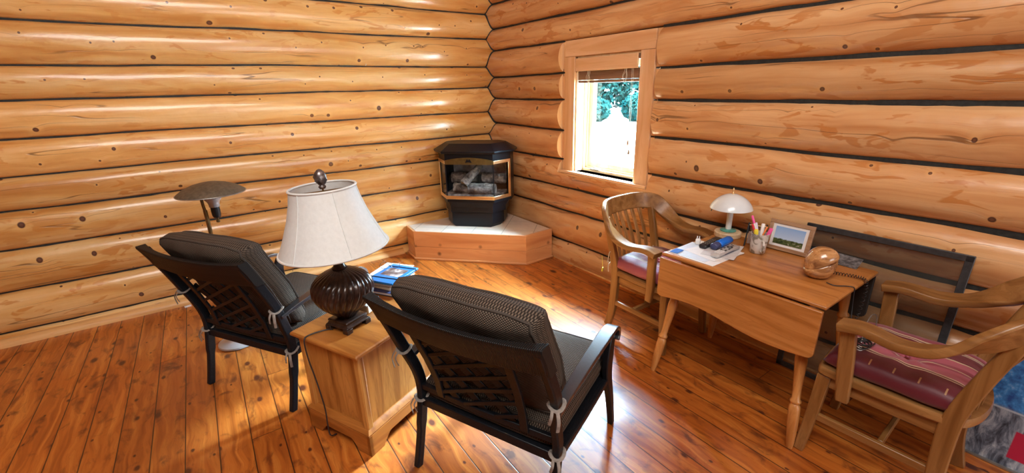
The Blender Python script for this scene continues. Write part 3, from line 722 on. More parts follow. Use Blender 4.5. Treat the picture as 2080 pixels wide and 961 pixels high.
# ------------------------------------------------------------------ patio armchairs
def build_armchair(loc, rz, label):
    t = thing('patio_armchair', label, 'armchair', loc, rz, 'black patio armchairs with brown cushions')
    def post_y(z): return lerp([0, 0.2, 0.38, 0.5, 0.7, 0.92], [0.0, 0.05, 0.075, 0.055, -0.012, -0.118], z)
    for s in (-1, 1):
        P = smooth_path([(s * (0.335 + (0.022 if z > 0.6 else 0)), post_y(z), z) for z in (0, 0.12, 0.25, 0.38, 0.5, 0.64, 0.78, 0.905)], 4)
        MB().strip(P, [0.030] * len(P), [0.046 if p.z > 0.2 else 0.036 for p in P], (1, 0, 0)).obj('rear_leg', 'iron', t, bev=0.006)
        P = smooth_path([(s * 0.345, 0.635, 0.575), (s * 0.345, 0.600, 0.48), (s * 0.340, 0.615, 0.34), (s * 0.342, 0.665, 0.18), (s * 0.345, 0.700, 0.0)], 5)
        MB().strip(P, 0.030, [lerp([0, 0.25, 0.45, 0.575], [0.030, 0.050, 0.085, 0.05], p.z) for p in P], (1, 0, 0)).obj('front_leg', 'iron', t, bev=0.006)
        P = smooth_path([(s * 0.350, 0.030, 0.566), (s * 0.352, 0.12, 0.586), (s * 0.355, 0.28, 0.610), (s * 0.357, 0.45, 0.622), (s * 0.355, 0.58, 0.618), (s * 0.352, 0.650, 0.585), (s * 0.350, 0.668, 0.545), (s * 0.350, 0.652, 0.525)], 5)
        MB().strip(P, [lerp([0, 0.2, 0.5, 0.6, 0.68], [0.034, 0.050, 0.062, 0.058, 0.05], p.y) for p in P], 0.020, (1, 0, 0)).obj('arm', 'arm_iron', t, bev=0.009, seg=4)
        P = [(s * 0.335, 0.07, 0.322), (s * 0.338, 0.36, 0.318), (s * 0.340, 0.63, 0.325)]
        MB().strip(P, 0.026, 0.032, (1, 0, 0)).obj('side_rail', 'iron', t, bev=0.005)
    # crest rail: tall band bowing backward, ends flared upward
    xs = [-0.378 + 0.756 * k / 24 for k in range(25)]; rs = []
    for x in xs:
        u = x / 0.378; bow = -0.040 * (1 - u * u); ztop = 0.905 + 0.020 * abs(u) ** 3; zb = 0.785 - 0.012 * (1 - u * u)
        def P_(z, off): return (x, post_y(z) + bow + off + 0.004, z)
        th = 0.012 + 0.012 * abs(u) ** 4
        rs.append([P_(zb, -th), P_(zb + 0.012, -th - .004), P_((ztop + zb) / 2, -th), P_(ztop - 0.012, -th - .004), P_(ztop, -th), P_(ztop, th), P_((ztop + zb) / 2, th), P_(zb, th)])
    g_ = M.get('ribbed')
    if not g_:
        g = G('ribbed_black_sling'); x = g.xyz(g.co())[0]; rb = g.math('SINE', g.math('MULTIPLY', x, 900.0))
        g.set(Base_Color=g.mix(g.step(rb, 0.2, 0.9), (0.006, 0.0065, 0.0075), (0.017, 0.016, 0.0155)), Roughness=0.45); g.b.inputs['Specular IOR Level'].default_value = 0.2; g.bump(rb, 0.5, 0.002); M['ribbed'] = g.m
    MB().rings(rs).obj('crest_rail', 'ribbed', t, ang=50, bev=0.003)
    P = [(-0.33, post_y(0.405), 0.405), (0, post_y(0.405) - 0.012, 0.405), (0.33, post_y(0.405), 0.405)]
    MB().strip(P, 0.030, 0.022, (0, 0, 1)).obj('lower_back_rail', 'iron', t, bev=0.004)
    for z, y in ((0.325, 0.07), (0.325, 0.635)):
        MB().strip([(-0.335, y, z), (0.335, y, z)], 0.045, 0.028, (0, 0, 1)).obj('cross_rail', 'iron', t, bev=0.005)
    MB().box((0, 0.35, 0.334), (0.66, 0.56, 0.010)).obj('seat_deck', 'iron', t)
    def bp(x, z, off=0.0): return Vector((x, post_y(z) - 0.016 + off, z))
    for s in (-1, 1):
        P = [bp(s * 0.205, 0.40), bp(s * 0.205, 0.5), bp(s * 0.21, 0.62), bp(s * 0.215, 0.79)]
        MB().strip(P, 0.036, 0.012, (1, 0, 0)).obj('inner_stile', 'iron', t, bev=0.003)
    # woven lattice between the stiles
    mb = MB(); x0, x1, za, zb = -0.205, 0.205, 0.415, 0.785
    def clip(px, pz, dx, dz):
        ts = []
        for t0, lo, hi, o_, d_ in ((0, x0, x1, px, dx), (1, za, zb, pz, dz)): ts.append(sorted(((lo - o_) / d_, (hi - o_) / d_)))
        a, b = max(q[0] for q in ts), min(q[1] for q in ts)
        return (a, b) if b - a > 0.03 else None
    for fam, (dx, dz) in enumerate(((0.87, 0.42), (-0.62, 0.75))):
        for k in range(-6, 8):
            off = k * (0.108 if fam else 0.068); r = clip(-dz * off * 1.0, 0.60 + dx * off, dx, dz)
            if not r: continue
            n = 10; P = [bp(-dz * off + dx * q, 0.60 + dx * off + dz * q, 0.010 * fam) for q in [r[0] + (r[1] - r[0]) * j / n for j in range(n + 1)]]
            mb.strip(P, 0.034 if fam else 0.017, 0.008, Vector((-dz, 0, dx)))
    mb.obj('lattice', 'iron', t, bev=0.002)
    # cushions
    def flat_edge(a, b, p):
        m = max(abs(a), abs(b))
        if m >= 1: return 0.0
        return (1 - abs(a) ** p) ** 0.33 * (1 - abs(b) ** p) ** 0.33
    def seat(a, b, sd):
        e = flat_edge(a, b, 14); x = 0.325 * a; y = 0.388 + 0.318 * b
        return (x, y, 0.403 + sd * (0.054 + (0.014 if sd > 0 else 0.004) * (1 - a * a) * (1 - b * b)) * e + 0.008 * b)
    sc_ = MB().pillow(seat, 44, 44, 1.0).obj('seat_cushion', 'fabric', t, weld=True, ang=180)
    def back(a, b, sd):
        e = flat_edge(a, b, 12)
        z = 0.722 + 0.268 * b - (0.030 * abs(a) ** 3 if b > 0 else 0) * b
        y = post_y(min(z, 0.93)) + 0.116 - 0.034 * (1 - a * a) * max(0, b)
        return (0.318 * a, y + sd * (0.070 + 0.020 * (1 - a * a) * (1 - b * b) + 0.003 * math.sin(9 * a + 5 * b)) * e, z)
    bc_ = MB().pillow(back, 44, 44, 1.0).obj('back_cushion', 'fabric', t, weld=True, ang=180)
    for fn, par in ((seat, sc_), (back, bc_)):
        for sd in (1, -1):
            pts = []
            for k in range(120):
                q = k / 120 * 4; e = int(q); f = -1 + 2 * (q - e); r_ = 0.955
                a, b = [(f, -1), (1, f), (-f, 1), (-1, -f)][e]
                a = max(-1, min(1, a * 1.0)); cr = 1.0 - 0.03 * (abs(a) * abs(b)) ** 6
                pts.append(Vector(fn(a * r_ * cr, b * r_ * cr, sd)))
            MB().tube(pts, 0.0055, 6, True).obj('piping', 'piping', par)
    # cloth ties round the posts
    for s in (-1, 1):
        for z in (0.615, 0.345):
            y = post_y(z); x = s * (0.335 + (0.02 if z > 0.6 else 0)); mb = MB()
            loop = [(x + 0.026 * math.cos(q), y + 0.032 * math.sin(q), z + 0.006 * math.sin(q * 2)) for q in [2 * PI * k / 16 for k in range(16)]]
            mb.tube(loop, 0.0075, 6, True, 0.5)
            mb.tube(smooth_path([(x + s * 0.02, y - 0.034, z), (x + s * 0.03, y - 0.045, z - 0.03), (x + s * 0.025, y - 0.042, z - 0.075)], 4), 0.0065, 6, False, 0.35)
            mb.tube(smooth_path([(x, y - 0.034, z), (x + s * 0.004, y - 0.05, z - 0.02), (x - s * 0.006, y - 0.046, z - 0.055)], 4), 0.0055, 6, False, 0.35)
            mb.obj('cushion_tie', 'tie', t)
    return t
armA = build_armchair((-2.148, -3.092, 0), math.radians(24 - 90), 'black lattice-back patio armchair with brown cushions, right of the oak side table')
armB = copy_tree(armA); armB.location = (-2.868, -1.748, 0); armB.rotation_euler = (0, 0, math.radians(32.5 - 90))
armB['label'] = 'black lattice-back patio armchair with brown cushions, standing before the dish floor lamp'

# ------------------------------------------------------------------ oak side table between the armchairs
TR = math.radians(25.3 - 90)
tb = thing('side_table', 'honey oak cabinet side table with bracket-foot plinth, between the two patio armchairs', 'side table', (-2.213, -2.256, 0), TR)
# local: x right, y away from the camera; near edge at y = -0.3665
hx, hy, TZ = 0.2285, 0.3665, 0.565
def rect(a, b): return [(-a, -b), (a, -b), (a, b), (-a, b)]
mb = MB(); mb.rings([[(x, y, z) for x, y in rect(hx - i, hy - i)] for i, z in ((0.022, TZ - 0.038), (0.012, TZ - 0.030), (0.006, TZ - 0.026), (0.0, TZ - 0.020), (0.0, TZ - 0.010), (0.006, TZ - 0.003), (0.020, TZ))])
mb.obj('top', 'oak_x', tb, ang=25, bev=0.002)
mb = MB(); mb.rings([[(x, y, z) for x, y in rect(hx - 0.040, hy - 0.040)] for z in (0.10, TZ - 0.036)]); body = mb.obj('carcass', 'oak_z', tb, smooth=False)
for sx in (-1, 1):
    for sy in (-1, 1):
        MB().box((sx * (hx - 0.041), sy * (hy - 0.041), 0.33), (0.034, 0.034, 0.40)).obj('corner_stile', 'oak_z', tb, bev=0.006)
# plinth: moulded cap over four bracket-cut skirt boards
mb = MB(); mb.rings([[(x, y, z) for x, y in rect(hx - i, hy - i)] for i, z in ((0.010, 0.112), (0.008, 0.122), (0.016, 0.132), (0.026, 0.140), (0.034, 0.146))]); mb.obj('plinth_moulding', 'oak_x', tb, ang=25)
def skirt(L):
    h = L / 2; pts = [(-h, 0.0), (-h + 0.085, 0.0)]
    pts += [(-h + 0.085 + 0.012 * (1 - math.cos(q)), 0.020 * q / (PI / 2)) for q in (PI / 4, PI / 2)]
    pts += [(-h + 0.105 + 0.035 * k / 5, 0.028 + 0.028 * math.sin(PI / 2 * k / 5)) for k in range(1, 6)]
    rp = [(-x, z) for x, z in reversed(pts)]
    return pts + rp + [(h, 0.115), (-h, 0.115)]
for s in (-1, 1):
    MB().prism(skirt(2 * hx - 0.016), 0, 0.020, lambda a, b, h, s=s: (a, s * (hy - 0.008 - h), b)).obj('skirt_board', 'oak_x', tb, smooth=False, bev=0.002)
    MB().prism(skirt(2 * hy - 0.016), 0, 0.020, lambda a, b, h, s=s: (s * (hx - 0.008 - h), a, b)).obj('skirt_board', 'oak_y', tb, smooth=False, bev=0.002)

# table lamp
M['finial_metal'] = plain('antiqued_silver_bronze', (0.16, 0.14, 0.14), 0.3, 0.7, 0.7, 60, 0.3)
M['cup'] = plain('pale_blue_grey_metal', (0.50, 0.53, 0.56), 0.35, 0.3, 0.08)
lampc = Vector((-2.392, -2.325, TZ))
tl = thing('table_lamp', 'table lamp with ribbed dark bronze urn and ivory bell shade, on the oak side table', 'lamp', lampc, TR + math.radians(2))
def sq(a, z): return [(x, y, z) for x, y in [(-a, -a), (a, -a), (a, a), (-a, a)]]
mb = MB(); mb.rings([sq(a, z) for a, z in ((0.070, 0.022), (0.074, 0.028), (0.066, 0.034), (0.062, 0.044), (0.066, 0.050), (0.060, 0.056), (0.05, 0.058))])
for sx in (-1, 1):
    for sy in (-1, 1): mb.box((sx * 0.058, sy * 0.058, 0.012), (0.034, 0.034, 0.024))
mb.obj('base', 'bronze', tl, ang=25, bev=0.003)
prof = [(0.040, 0.056), (0.046, 0.066), (0.058, 0.080), (0.085, 0.105), (0.112, 0.135), (0.130, 0.170), (0.136, 0.200), (0.130, 0.232), (0.108, 0.262), (0.076, 0.284), (0.048, 0.297), (0.032, 0.304)]
P2 = smooth_path([(r, 0, z) for r, z in prof], 3)
mb = MB(); rs = []
for p in P2:
    tw = (p.z - 0.06) * 2.2
    rs.append([((p.x * (1 + 0.055 * abs(math.sin(14 * a / 1.0))) * math.cos(a + tw)), p.x * (1 + 0.055 * abs(math.sin(14 * a))) * math.sin(a + tw), p.z) for a in [2 * PI * k / 168 for k in range(168)]])
mb.rings(rs); mb.obj('ribbed_body', 'bronze', tl, ang=50)
MB().lathe([(0.033, 0.302), (0.036, 0.308), (0.027, 0.316), (0.021, 0.335), (0.026, 0.342), (0.026, 0.350), (0.014, 0.353), (0.014, 0.42)], n=20).obj('neck', 'bronze', tl)
zb, zt = 0.412, 0.690
mb = MB(); prof = [(lerp([0, .12, .3, .55, .8, 1], [0.238, 0.222, 0.200, 0.172, 0.151, 0.140], k / 20), zb + (zt - zb) * k / 20) for k in range(21)]
outer = [[(r * math.cos(a), r * math.sin(a), z) for a in [2 * PI * j / 64 for j in range(64)]] for r, z in prof]
innr = [[((r - 0.003) * math.cos(a), (r - 0.003) * math.sin(a), z) for a in [2 * PI * j / 64 for j in range(64)]] for r, z in reversed(prof)]
mb.rings(outer + innr, closed=True)
sh = mb.obj('lamp_shade', 'shade', tl, ang=60)
mb = MB()
for k in range(6):
    a = 2 * PI * k / 6 + 0.62; mb.tube([((r + 0.001) * math.cos(a), (r + 0.001) * math.sin(a), z) for r, z in prof], 0.0022, 5)
mb.obj('seam', 'shade', sh)
for r, z in ((0.238, zb), (0.140, zt)): MB().tube([(r * math.cos(a), r * math.sin(a), z) for a in [2 * PI * j / 64 for j in range(64)]], 0.0055, 6, True).obj('trim_band', 'shade', sh)
mb = MB(); mb.tube([(0.0, 0, 0.40), (0, 0, 0.685)], 0.004, 6)
for a in (0.4, 0.4 + 2.094, 0.4 + 4.19): mb.tube([(0, 0, 0.672), (0.138 * math.cos(a), 0.138 * math.sin(a), 0.686)], 0.003, 6)
mb.obj('harp', 'old_brass', tl)
MB().lathe([(0.001, 0.40), (0.02, 0.41), (0.028, 0.45), (0.025, 0.49), (0.01, 0.51), (0.001, 0.512)], n=16).obj('bulb', 'white_plastic', tl)
mb = MB(); mb.lathe([(0.012, 0.684), (0.017, 0.692), (0.011, 0.700), (0.016, 0.706), (0.024, 0.720), (0.026, 0.738), (0.020, 0.756), (0.010, 0.767), (0.001, 0.771)], n=20, wob=lambda a, z: 1 + 0.16 * math.sin(5 * a + z * 120) * (0.70 < z < 0.755)); mb.obj('finial', 'finial_metal', tl, ang=60)
# the shade sits a little askew on its harp
lw = Matrix.Rotation(-(TR + math.radians(2)), 3, 'Z') @ Vector((0.539, 0.778, 0)).normalized()
RS = Matrix.Rotation(math.radians(-2.6), 4, lw); PV = Vector((0, 0, 0.31))
for o in tl.children:
    if o.name.split('.')[0] in ('lamp_shade', 'harp', 'finial', 'bulb'): o.matrix_local = Matrix.Translation(PV) @ RS @ Matrix.Translation(-PV)
mi = Matrix.Rotation(-(TR + math.radians(2)), 4, 'Z') @ Matrix.Translation(-lampc)
mt = Matrix.Translation(tb.location) @ Matrix.Rotation(TR, 4, 'Z')
cord = [mt @ Vector(p) for p in [(-0.02, -0.13, TZ + 0.004)]]
P = [lampc + (Matrix.Rotation(TR, 3, 'Z') @ Vector((-0.03, -0.070, 0.006)))] + [mt @ Vector(p) for p in [(-0.075, -0.28, TZ + 0.004), (-0.105, -0.345, TZ + 0.003), (-0.108, -0.374, TZ - 0.012), (-0.103, -0.376, TZ - 0.10), (-0.085, -0.372, 0.36), (-0.060, -0.376, 0.28), (-0.050, -0.374, 0.18), (-0.045, -0.380, 0.10), (-0.045, -0.376, 0.03), (-0.05, -0.34, 0.006)]]
MB().tube([mi @ p for p in smooth_path(P, 5)], 0.0033, 6).obj('power_cord', 'black_plastic', tl)

# things on the side table (placed in its local frame)
def on_table(x, y, z): return mt @ Vector((x, y, z))
def sheet(name, label, cat, m, loc, rz, w, d, h, parts=True, group=None):
    t_ = MB().box((0, 0, h / 2), (w, d, h)).obj(name, m, None, loc, (0, 0, rz), bev=min(0.001, h / 3)); return tag(t_, label, cat, group)
BR = TR + math.radians(6)
BC = Vector((-2.045, -2.020, 0))
def off(dx, dy, rz): return Matrix.Rotation(rz, 3, 'Z') @ Vector((dx, dy, 0))
def book(name, label, w, d, h, z, dx, dy, rz, cover, edge='cream_paper', group='books stacked on the side table'):
    t_ = thing(name, label, 'book', BC + off(dx, dy, BR) + Vector((0, 0, z)), rz, group)
    MB().box((0.002, 0, h / 2), (w - 0.004, d - 0.006, h - 0.004)).obj('pages', edge, t_)
    MB().box((0, 0, 0.001), (w, d, 0.002)).box((0, 0, h - 0.001), (w, d, 0.002)).box((-w / 2 + 0.001, 0, h / 2), (0.002, d, h)).obj('cover', cover, t_, bev=0.0006)
    return t_
M['bk_blue'] = plain('blue_cover', (0.02, 0.16, 0.50), 0.35, 0, 0.1); M['bk_tan'] = plain('tan_cover', (0.36, 0.24, 0.15), 0.5); M['bk_brown'] = plain('brown_cover', (0.20, 0.11, 0.07), 0.45); M['bk_navy'] = plain('navy_cover', (0.04, 0.05, 0.13), 0.4)
z = TZ + 0.0045
t_ = book('spiral_notebook', 'white-edged spiral notebook at the bottom of the book stack', 0.20, 0.27, 0.016, z, 0.01, 0, BR + 0.03, 'bk_navy', 'paper')
mb = MB()
for k in range(22): mb.tube([(0.100 + 0.007 * math.cos(q), -0.125 + k * 0.0119, 0.008 + 0.0105 * math.sin(q)) for q in [2 * PI * j / 10 for j in range(10)]], 0.0014, 5, True)
mb.obj('spiral_binding', 'black_plastic', t_); z += 0.0195
book('paperback_book', 'tan paperback under the brown book in the stack on the side table', 0.155, 0.225, 0.020, z, -0.012, 0.005, BR - 0.05, 'bk_tan'); z += 0.0205
book('hardback_book', 'brown hardback directly under the blue folder on the side table', 0.16, 0.23, 0.016, z, -0.014, 0.002, BR + 0.02, 'bk_brown'); z += 0.0165
sheet('paper_sheet', 'loose white papers sticking out of the left of the book stack', 'papers', 'paper', BC + off(-0.055, 0.035, BR) + Vector((0, 0, z)), BR + 0.10, 0.19, 0.25, 0.004); z += 0.0045
g = G('blue_folder_cover'); p = g.xyz(g.co())
inside = g.math('MULTIPLY', g.math('LESS_THAN', g.math('ABSOLUTE', g.math('ADD', p[0], -0.0)), 0.066), g.math('LESS_THAN', g.math('ABSOLUTE', g.math('ADD', p[1], -0.015)), 0.052))
pic = g.ramp(g.noise(g.co(), 26, 4), [(0.35, (0.07, 0.045, 0.04)), (0.55, (0.22, 0.17, 0.16)), (0.62, (0.45, 0.42, 0.42)), (0.8, (0.75, 0.75, 0.75))])
g.set(Base_Color=g.mix(inside, (0.015, 0.19, 0.58), pic), Roughness=0.3); M['folder'] = g.m
t_ = thing('blue_folder', 'glossy blue folder with a photo on its cover, on top of the book stack', 'folder', BC + off(0.0, 0.0, BR) + Vector((0, 0, z)), BR)
MB().box((0, 0, 0.006), (0.185, 0.245, 0.012)).obj('cover', 'folder', t_, bev=0.002)
mb = MB()
for y in (-0.075, 0.085): mb.tube([(-0.094, y, 0.0), (-0.094, y, 0.0135), (0.094, y + 0.012, 0.0135), (0.094, y + 0.012, 0.0)], 0.0022, 6)
mb.obj('elastic_band', 'black_plastic', t_); z += 0.0125
t_ = thing('eyeglasses', 'thin wire eyeglasses lying on the blue folder', 'glasses', BC + off(-0.062, 0.055, BR) + Vector((0, 0, z)), BR + 0.5)
for s in (-1, 1):
    MB().tube([(s * 0.033 + 0.025 * math.cos(q), 0.0 + 0.004 * math.sin(q), 0.021 + 0.019 * math.sin(q)) for q in [2 * PI * k / 20 for k in range(20)]], 0.0013, 5, True).obj('rim', 'steel', t_)
    MB().tube(smooth_path([(s * 0.058, 0, 0.028), (s * 0.062, 0.03, 0.022), (s * 0.058, 0.10, 0.004), (s * 0.05, 0.125, 0.002)], 4), 0.0013, 5).obj('temple', 'steel', t_)
MB().tube([(-0.010, 0, 0.026), (0, 0.002, 0.030), (0.010, 0, 0.026)], 0.0012, 5).obj('bridge', 'steel', t_)
t_ = thing('glass_paperweight', 'round glossy metal and glass paperweight beside the book stack', 'paperweight', (-1.925, -2.155, TZ + 0.0005))
MB().lathe([(0.001, 0), (0.048, 0), (0.056, 0.008), (0.055, 0.016), (0.050, 0.020)], n=28).obj('base_ring', 'steel', t_)
M['darkglass'] = plain('dark_glossy_dome', (0.05, 0.06, 0.10), 0.06, 0.0, 0.5, 60, 0.0, 0.8)
MB().lathe([(0.050, 0.019), (0.046, 0.030), (0.034, 0.040), (0.018, 0.045), (0.001, 0.046)], n=28).obj('dome', 'darkglass', t_)
p_ = Vector((-2.262, -2.235, TZ + 0.0005))
t_ = thing('tissue_packet', 'small cream packet standing behind the bronze lamp base', 'packet', p_, TR + 0.2)
MB().box((0, 0, 0.022), (0.05, 0.085, 0.044)).obj('packet', 'cream_paper', t_, bev=0.006)
MB().box((0, 0, 0.0455), (0.022, 0.07, 0.003)).obj('flap', 'paper', t_, bev=0.001)
# small coil of pale cord left of the lamp base
cc = on_table(-0.10, -0.005, TZ + 0.004)
tag(MB().tube([(0.028 * math.cos(q), 0.034 * math.sin(q), 0.0005 * k) for k, q in enumerate([2 * PI * k / 14 for k in range(30)])], 0.003, 6).obj('cord_loop', 'cream_paper', None, cc), 'loop of cream cord lying beside the bronze lamp base', 'cord')

# ------------------------------------------------------------------ floor lamp behind the far armchair
fb = Vector((-2.868, -1.030, 0)); UP = 0.02
fl = thing('floor_lamp', 'old brass floor lamp with wide dusty dish shade, behind the farther armchair', 'lamp', fb)
MB().lathe([(0.001, 0.0), (0.115, 0.0), (0.125, 0.006), (0.122, 0.016), (0.10, 0.026), (0.045, 0.034), (0.02, 0.05), (0.012, 0.06)], n=40).obj('base', 'silver_plastic', fl)
MB().tube([(0, 0, 0.04), (0, 0, 0.55), (0, 0, 0.96)], 0.0115, 12).obj('pole', 'old_brass', fl)
MB().lathe([(0.0115, 0.72), (0.016, 0.725), (0.016, 0.75), (0.0115, 0.755)], n=16).obj('collar', 'old_brass', fl)
MB().tube(smooth_path([(0, 0, 0.95), (-0.004, 0, 1.0), (0.0, 0.0, 1.05), (0.03, 0, 1.075)], 5), 0.009, 10).obj('arm', 'old_brass', fl)
dx = 0.055
MB().lathe([(0.058, 1.062), (0.056, 1.045), (0.046, 1.022), (0.034, 1.006), (0.030, 0.99), (0.030, 0.975), (0.024, 0.972)], (dx, 0, 0), 28).obj('reflector_cup', 'cup', fl)
MB().lathe([(0.024, 0.978), (0.026, 0.95), (0.025, 0.92), (0.020, 0.905), (0.010, 0.902)], (dx, 0, 0), 20).obj('socket', 'black_plastic', fl)
MB().lathe([(0.006, 0.904), (0.006, 0.892), (0.011, 0.888), (0.011, 0.874), (0.006, 0.870), (0.001, 0.870)], (dx, 0, 0), 14).obj('switch_knob', 'old_brass', fl)
MB().lathe([(0.001, 1.134), (0.05, 1.131), (0.10, 1.119), (0.15, 1.098), (0.185, 1.072), (0.190, 1.064), (0.186, 1.061), (0.14, 1.064), (0.058, 1.060), (0.001, 1.060)], (dx, 0, 0), 48).obj('dish_shade', 'dusty_metal', fl, ang=50)
MB().tube([(dx + 0.1905 * math.cos(q), 0.1905 * math.sin(q), 1.064) for q in [2 * PI * k / 48 for k in range(48)]], 0.003, 6, True).obj('shade_rim', 'grey_metal', fl)
tag(MB().box((0, 0, 0.002), (0.045, 0.03, 0.004)).obj('white_card', 'paper', None, (-3.165, -0.135, 0.0005), (0, 0, 0.2)), 'small white card on the floor by the left baseboard', 'card')
mb = MB().tube([(0, 0, 0), (0, -0.02, 0.0), (0, -0.026, 0.006), (0, -0.024, 0.014)], 0.0025, 6); tag(mb.obj('wall_hook', 'white_plastic', None, (-1.414, -0.03, 1.872)), 'tiny white hook in a seam of the left log wall', 'hook')

# ------------------------------------------------------------------ drop-leaf desk table against the right wall
DX0, DX1, DY0, DY1, DZ = -0.800, -0.200, -3.755, -2.935, 0.750
dcx, dcy = (DX0 + DX1) / 2, (DY0 + DY1) / 2
dk = thing('drop_leaf_table', 'oak drop-leaf table with turned splayed legs, hanging leaf towards the room, against the right wall', 'table', (dcx, dcy, 0))
hx, hy = (DX1 - DX0) / 2, (DY1 - DY0) / 2
mb = MB(); mb.rings([[(x, y, z) for x, y in rect(hx - i, hy - i)] for i, z in ((0.003, DZ - 0.022), (0.0, DZ - 0.018), (0.0, DZ - 0.008), (0.008, DZ - 0.001), (0.012, DZ))]); mb.obj('tabletop', 'desk_y', dk, ang=25, bev=0.002)
def leaf_poly():
    h = hy - 0.004; pts = [(-h, 0.725), (-h, 0.520)]
    pts += [(-h + 0.028 * (1 - math.cos(q)), 0.520 - 0.028 * math.sin(q)) for q in (0.5, 1.0, PI / 2)]
    n = 24
    for k in range(1, n):
        a = -h + 0.028 + (2 * h - 0.056) * k / n; u = k / n
        pts.append((a, 0.492 + 0.020 * math.sin(2 * PI * u) * (1 if u < 1 else 1) * -1 + 0.006 * math.sin(PI * u)))
    pts += [(h - 0.028 + 0.028 * math.sin(q), 0.492 + 0.028 * (1 - math.cos(q))) for q in (0, 0.5, 1.0, PI / 2)]
    return pts + [(h, 0.725)]
M['shaded_leaf'] = plain('leaf_shade_black', (0.012, 0.009, 0.007), 0.6)  # shade on the far leaf put into its colour, in place of the oak
MB().prism(leaf_poly(), 0, 0.019, lambda a, b, h: (-hx - 0.021 + h - 0.010 * (0.733 - b), a, b)).obj('leaf', 'desk_y', dk, ang=30, bev=0.004)
MB().prism(leaf_poly(), 0, 0.019, lambda a, b, h: (hx - 0.006 - h, a, b)).obj('leaf', 'shaded_leaf', dk, ang=30, bev=0.004)
for s in (-1, 1):
    MB().box((s * (hx - 0.075), 0, DZ - 0.065), (0.020, 2 * hy - 0.17, 0.085)).obj('apron', 'desk_y', dk, bev=0.002)
    MB().box((0, s * (hy - 0.09), DZ - 0.065), (2 * hx - 0.15, 0.020, 0.085)).obj('apron', 'chair_x', dk, bev=0.002)
def turned(a, b, prof, n=20):
    a, b = Vector(a), Vector(b); d = (b - a); L = d.length; q = d.normalized().to_track_quat('Z', 'Y').to_matrix()
    mb = MB(); mb.lathe([(r, t * L) for r, t in prof], a, n, 0, q, True); return mb
LEGP = [(0.013, 0.0), (0.017, 0.04), (0.023, 0.16), (0.025, 0.25), (0.024, 0.29), (0.0175, 0.305), (0.025, 0.318), (0.025, 0.328), (0.0175, 0.342), (0.018, 0.40), (0.023, 0.52), (0.026, 0.60), (0.023, 0.655), (0.018, 0.67), (0.026, 0.685), (0.026, 0.70), (0.018, 0.715), (0.022, 0.77), (0.026, 0.86), (0.027, 1.0)]
for sx, sy in ((-1, 1), (-1, -1), (1, 1), (1, -1)):
    foot = (-0.335, 0.375, 0) if (sx, sy) == (-1, 1) else (-0.315, -0.395, 0) if sx < 0 else (0.27, sy * 0.375, 0)
    turned(foot, (sx * 0.205, sy * (hy - 0.10), DZ - 0.03), LEGP).obj('leg', 'desk_z', dk, ang=60)
MB().box((-hx + 0.012, -hy + 0.10, DZ - 0.030), (0.05, 0.07, 0.006)).obj('hinge', 'brass', dk)

